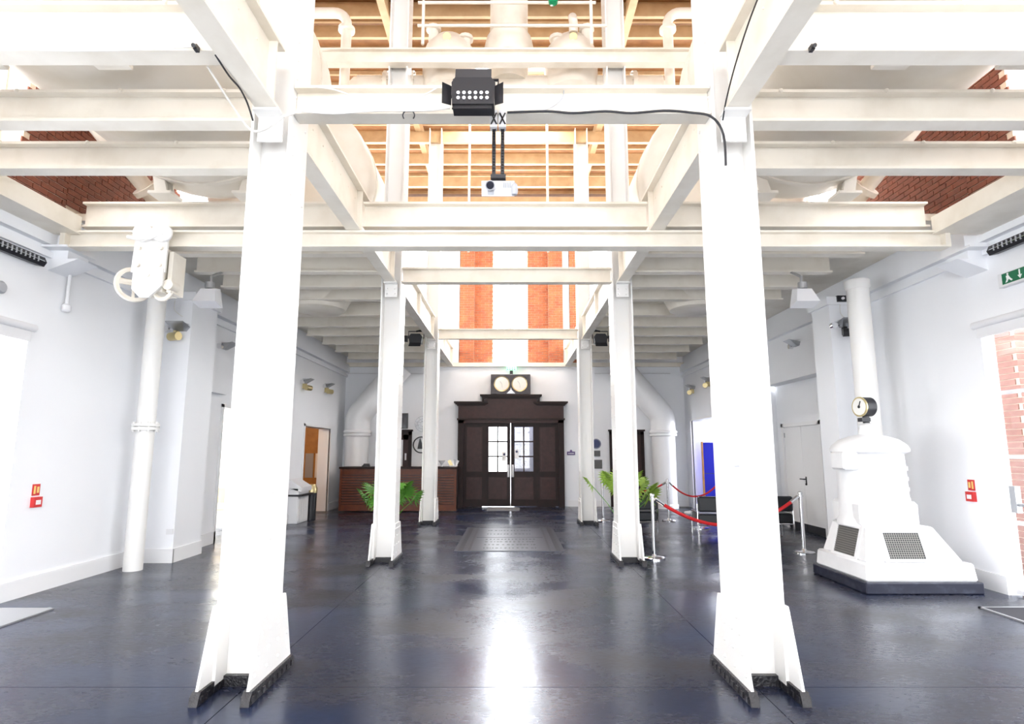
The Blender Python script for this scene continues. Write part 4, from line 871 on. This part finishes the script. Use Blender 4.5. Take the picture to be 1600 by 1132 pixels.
# ================================================================ STANCHIONS AND ROPES
st0 = None
ST = [((2.23, 9.30), 'chrome rope post standing nearest, just right of the middle right column'), ((4.74, 9.80), 'chrome rope post beside the white gauge machine'),
      ((2.21, 14.2), 'chrome rope post at the far right column behind the palm'), ((3.74, 14.2), 'chrome rope post in front of the right bent pipe'), ((5.0, 14.2), 'chrome rope post before the blue display board')]
for (x, y), lab in ST:
    if st0 is None:
        st0 = thing('rope_post', lab, 'stanchion', (x, y, 0), 0, 'chrome rope posts')
        obj('base', lathe(BM(), [(.16, 0), (.16, .02), (.14, .035), (.04, .045), (.03, .07)], (0,0,0), 'z', 28), CHROME, st0, world=False)
        obj('pole', cyl(BM(), (0,0,.04), (0,0,.93), .028, 16), CHROME, st0, world=False)
        obj('cap', lathe(BM(), [(.028, .92), (.036, .925), (.036, .95), (.02, .965), (.003, .97)], (0,0,0), 'z', 16), CHROME, st0, world=False)
        obj('rope_ring', lathe(BM(), [(.03, .88), (.045, .88), (.045, .90), (.03, .90)], (0,0,0), 'z', 16, True), CHROME, st0, world=False)
    else: dup(st0, (x, y, 0), 0, lab)
def rope(label, a, c, sag, r=.02):
    a, c = Vector((*a, .88)), Vector((*c, .88)); d = (c-a).normalized(); a = a + d*.05; c = c - d*.05
    t = thing('barrier_rope', label, 'rope', tuple((a+c)/2 - Vector((0,0,sag))), 0, 'red barrier ropes')
    L = [a+(c-a)*k/20 - Vector((0,0,sag*4*(k/20)*(1-k/20))) for k in range(21)]
    obj('rope', tube(BM(), L[1:-1], r, 10), ROPE, t)
    for p, q in ((L[0], L[1]), (L[-1], L[-2])): obj('end_fitting', tube(BM(), [p, p.lerp(q, 1.1)], r*1.15, 10), CHROME, t)
rope('long red velvet rope sagging between the two nearest rope posts', (2.23, 9.30), (4.74, 9.80), .42, .026)
rope('red velvet rope from the far column post to the pipe post', (2.21, 14.2), (3.74, 14.2), .22)
rope('red velvet rope between the pipe post and the blue board post', (3.74, 14.2), (5.0, 14.2), .32)

# ================================================================ ARMCHAIRS
def make_armchair(label, loc, rz):
    t = thing('lounge_chair', label, 'chair', loc, rz, 'black lounge chairs')
    W = .36
    obj('seat', box(BM(), -W, W, -.32, .32, .26, .44), LEATH, t, bevel=.025, world=False)
    obj('backrest', box(BM(), -W, W, .22, .36, .48, .76), LEATH, t, bevel=.025, world=False)
    b = BM(); tube(b, [(-W-.01, .30, .24), (W+.01, .30, .24)], .012, 6); tube(b, [(-W-.01, -.28, .24), (W+.01, -.28, .24)], .012, 6); obj('frame', b, CHROME, t, world=False)
    for x in (-W-.01, W+.01):
        for y in (.30, -.28): obj('leg', box(BM(), x-.013, x+.013, y-.013, y+.013, 0, .26), CHROME, t, world=False)
        b = BM(); tube(b, [(x, .30, .24), (x, .30, .62)], .012, 6); tube(b, [(x, .30, .46), (x, -.28, .46), (x, -.28, .24)], .012, 6); obj('side_rail', b, CHROME, t, world=False)
    return t
c0 = make_armchair('black leather lounge chair with chrome legs in the middle of the roped area', (3.98, 11.75, 0), PI*.97)
dup(c0, (2.55, 12.2, 0), PI*1.02, 'black leather lounge chair with chrome legs half behind the middle right column')
dup(c0, (5.05, 11.85, 0), PI*.99, 'black leather lounge chair with chrome legs beside the white double door')
for x, y in ((4.05, 12.9),):
    t = thing('low_table', 'small low white table behind the middle lounge chair', 'table', (x, y, 0))
    obj('top', lathe(BM(), [(.01, .30), (.30, .30), (.31, .32), (.30, .335), (.01, .335)], (x, y, 0), 'z', 28), PLASTW, t); obj('stem', cyl(BM(), (x, y, .02), (x, y, .30), .03, 12), CHROME, t); obj('foot', lathe(BM(), [(.01, 0), (.2, 0), (.2, .015), (.01, .03)], (x, y, 0), 'z', 24), CHROME, t)

# ================================================================ PALMS
def palm(label, x, y, h, spread, nf, seed, m1, m2):
    random.seed(seed)
    t = thing('potted_palm', label, 'plant', (x, y, 0), 0, 'potted fan palms')
    obj('pot', lathe(BM(), [(.13, 0), (.17, .28), (.18, .30), (.16, .30), (.15, .27), (.01, .27)], (x, y, 0), 'z', 24), mat('dark_pot', (.04, .035, .035), .5), t)
    for k in range(nf):
        a = k*2.399 + random.uniform(-.2, .2); tilt = random.uniform(.25, .95); L = h*random.uniform(.65, 1.0)
        base = Vector((x, y, .26)); d = Vector((math.cos(a)*tilt*spread, math.sin(a)*tilt*spread, L*(1-.35*tilt)))
        tip = base + d
        b = BM(); tube(b, [base, base+d*.5+Vector((0,0,.05)), tip], .007, 5); fr = obj('frond_stem', b, LEAF, t)
        out = Vector((d.x, d.y, 0)); out = out.normalized() if out.length > 1e-4 else Vector((1,0,0)); side = Vector((-out.y, out.x, 0)); up = (Vector((0,0,1))*.75 + out*.45).normalized()
        b = BM(); n_ = 15; R = .24*random.uniform(.85, 1.15)
        for j in range(n_):
            th = math.radians(-125 + 250*j/(n_-1)); dirv = (up*math.cos(th) + side*math.sin(th)).normalized(); wv = (side*math.cos(th) - up*math.sin(th))*.016
            nrm = up.cross(side).normalized()*.004
            p0, p1, p2 = tip, tip+dirv*R*.6+out*.01, tip+dirv*R+out*.05-Vector((0,0,.04))
            q = [b.verts.new(v) for v in (p0-wv*.3, p1-wv, p2, p1+wv, p0+wv*.3)]; f = b.faces.new(q)
            q2 = [b.verts.new(v.co+nrm) for v in reversed(q)]; b.faces.new(q2)
        obj('fan_leaf', b, m1 if k % 3 else m2, fr)
palm('dark green fan palm behind the middle left column before the reception desk', -2.12, 11.0, .82, .55, 18, 4, LEAF, LEAF)
palm('lime green fan palm behind the middle right column', 2.08, 10.9, 1.12, .6, 20, 9, LEAFY, LEAFY)

# ================================================================ DOORWAYS, SIDE ROOMS
t = thing('door_4', 'white double door with lever handle in the right wall recess', 'door', (6.03, 12.25, 0))
b = BM(); box(b, 5.98, 6.05, 11.42, 11.50, 0, 2.2); box(b, 5.98, 6.05, 13.0, 13.08, 0, 2.2); box(b, 5.98, 6.05, 11.42, 13.08, 2.12, 2.2); obj('door_frame', b, GLOSSW, t)
for y0, y1 in ((11.50, 12.245), (12.255, 13.0)):
    lf = obj('leaf', box(BM(), 6.01, 6.05, y0, y1, .16, 2.12), GLOSSW, t)
    obj('kick_plate', box(BM(), 6.005, 6.05, y0, y1, .01, .16), BLACK, lf)
    for z in (.35, 1.9): obj('hinge', box(BM(), 6.0, 6.012, (y0 if y0 < 12 else y1-.03), (y0+.03 if y0 < 12 else y1), z, z+.1), GREYM, lf)
b = BM(); tube(b, [(6.01, 12.16, 1.05), (5.95, 12.16, 1.05), (5.95, 12.30, 1.05)], .012, 8); box(b, 6.0, 6.012, 12.14, 12.18, .94, 1.1); cyl(b, (6.01, 12.16, .95), (5.99, 12.16, .95), .022, 10); obj('lever_handle', b, BLACK, t)
# frames of the open doorways
for nme, x0, x1, y0, y1, zt in (('door_5', -5.23, -5.17, 10.85, 12.5, 2.4), ('door_6', -4.98, -4.93, 14.5, 16.55, 2.22), ('door_7', 5.27, 5.33, 15.0, 17.3, 2.48)):
    b = BM(); box(b, x0, x1, y0-.06, y0, 0, zt+.06); box(b, x0, x1, y1, y1+.06, 0, zt+.06); box(b, x0, x1, y0-.06, y1+.06, zt, zt+.06); struct(nme, b, GLOSSW)
# chairs and table in the left side room
t = thing('pale_chair', 'pale wooden chair glimpsed through the left doorway', 'chair', (-5.86, 12.4, 0))
obj('seat', box(BM(), -6.07, -5.65, 12.2, 12.6, .43, .46), LIGHTF, t); obj('backrest', box(BM(), -6.07, -5.65, 12.59, 12.62, .55, .85), LIGHTF, t)
for x in (-6.05, -5.67):
    for y in (12.22, 12.6): obj('leg', tube(BM(), [(x, y, 0), (x, y, .85 if y > 12.4 else .44)], .012, 6), CHROME, t)
t = thing('pale_table', 'pale round table glimpsed through the left doorway', 'table', (-6.9, 11.9, 0)); obj('top', lathe(BM(), [(.01, .71), (.5, .71), (.5, .74), (.01, .74)], (-6.9, 11.9, 0), 'z', 28), LIGHTF, t); obj('stem', cyl(BM(), (-6.9, 11.9, 0), (-6.9, 11.9, .71), .04, 12), CHROME, t)
l = bpy.data.lights.new('side_room_lamp', 'POINT'); l.energy = 160; l.color = (1, .97, .85); l.shadow_soft_size = .3; o = bpy.data.objects.new('side_room_lamp', l); C.objects.link(o); o.location = (-6.9, 11.6, 2.7)
l = bpy.data.lights.new('right_room_lamp', 'POINT'); l.energy = 200; l.shadow_soft_size = .3; o = bpy.data.objects.new('right_room_lamp', l); C.objects.link(o); o.location = (7.2, 17.4, 2.6)
l = bpy.data.lights.new('office_lamp', 'POINT'); l.energy = 25; l.color = (1, .85, .6); l.shadow_soft_size = .2; o = bpy.data.objects.new('office_lamp', l); C.objects.link(o); o.location = (-6.5, 15.0, 2.6)
for k, (x0, x1, m) in enumerate(((-5.95, -5.72, PLASTG), (-5.66, -5.48, WSIGN))):
    b = BM(); box(b, x0, x1, 17.575, 17.6, .85, 1.55); tag(obj('notice_board', b, m), ['grey poster on the orange office wall', 'white board on the orange office wall'][k], 'poster')
# blue display board in the right doorway
t = thing('display_board', 'royal blue felt display board standing in the right doorway', 'display board', (5.95, 17.0, 0))
for z0, z1 in ((.25, .98), (1.0, 1.86)): obj('felt_panel', box(BM(), 5.5, 6.45, 16.98, 17.02, z0, z1), BLUE, t)
obj('gap_strip', box(BM(), 5.5, 6.45, 16.99, 17.01, .96, 1.02), NAVY, t); obj('side_frame', box(BM(), 5.46, 5.5, 16.97, 17.03, 0, 1.88), ORANGEW, t); obj('side_frame', box(BM(), 6.45, 6.49, 16.97, 17.03, 0, 1.88), ORANGEW, t)  # dark strip closes the gap between the felt panels
# white panelled stand with black shelf by the left pilaster
t = thing('literature_stand', 'white panelled stand with black shelf against the far left wall', 'stand', (-4.85, 14.0, 0))
obj('body', box(BM(), -4.95, -4.72, 13.65, 14.35, 0, .78), PLASTW, t, bevel=.01)
for k in range(5): obj('front_panel', box(BM(), -4.735, -4.71, 13.68+k*.13, 13.79+k*.13, .05, .55), GLOSSW, t)
obj('shelf', box(BM(), -4.95, -4.62, 13.62, 14.40, .60, .64), BLACK, t)
b = BM(); prism(b, [(-4.95, .78), (-4.66, .70), (-4.66, .80), (-4.95, .98)], 'y', 13.65, 14.35); obj('sloped_top', b, PLASTW, t)
t = thing('waste_bin', 'black cylindrical bin beside the white literature stand', 'bin', (-4.75, 14.6, 0))
obj('body', lathe(BM(), [(.12, 0), (.13, .68), (.13, .70), (.01, .70)], (-4.75, 14.62, 0), 'z', 20), BLACK, t); obj('bag', lathe(BM(), [(.135, .62), (.14, .72), (.10, .82), (.04, .80)], (-4.75, 14.62, 0), 'z', 20), BRASS, t)
# outdoor pier and greenery beyond the right garden door
b = BM(); box(b, 6.37, 6.75, 7.3, 7.7, 0, 3.6); pier = obj('garden_pier', b, MORTAR); tag(pier, 'pale red brick pier outside the right garden door', 'pier')
PINK = mat('pink_brick', (.27, .14, .11), .8, noise=(6, (.21, .10, .08), .3, .7))
me = None
for row in range(45):
    for k in range(2):
        if me is None:
            me = finish(box(BM(), -.014, 0, -.10, .10, 0, .066), 'brick'); me.materials.append(PINK)
        o = bpy.data.objects.new('brick', me); C.objects.link(o); o.parent = pier; o.location = (6.37, 7.405 + k*.2 + (.05 if row % 2 else -.02) * (1 if k else 1), .01+row*.078)
        o = bpy.data.objects.new('brick', me); C.objects.link(o); o.parent = pier; o.rotation_euler = (0, 0, PI/2); o.location = (6.465 + k*.2, 7.3, .01+row*.078)
b = BM(); random.seed(5)
for k in range(260):
    c = Vector((9.0+random.gauss(0, .4), 10.3+random.gauss(0, .5), 1.6+random.gauss(0, .55))); a, d_ = frame(Vector((random.random()-.5, random.random()-.5, random.random()-.5))); s_ = .16
    q = [b.verts.new(c+a*s_), b.verts.new(c+d_*s_*.5), b.verts.new(c-a*s_), b.verts.new(c-d_*s_*.5)]; b.faces.new(q)
t = thing('garden_shrub', 'leafy green shrub outside the right garden door', 'shrub', (9.0, 10.0, 0)); obj('foliage', b, GREENERY, t); obj('stem', cyl(BM(), (9.0, 10.0, 0), (9.0, 10.0, 1.6), .06, 8), mat('bark', (.1, .07, .05), .9), t)
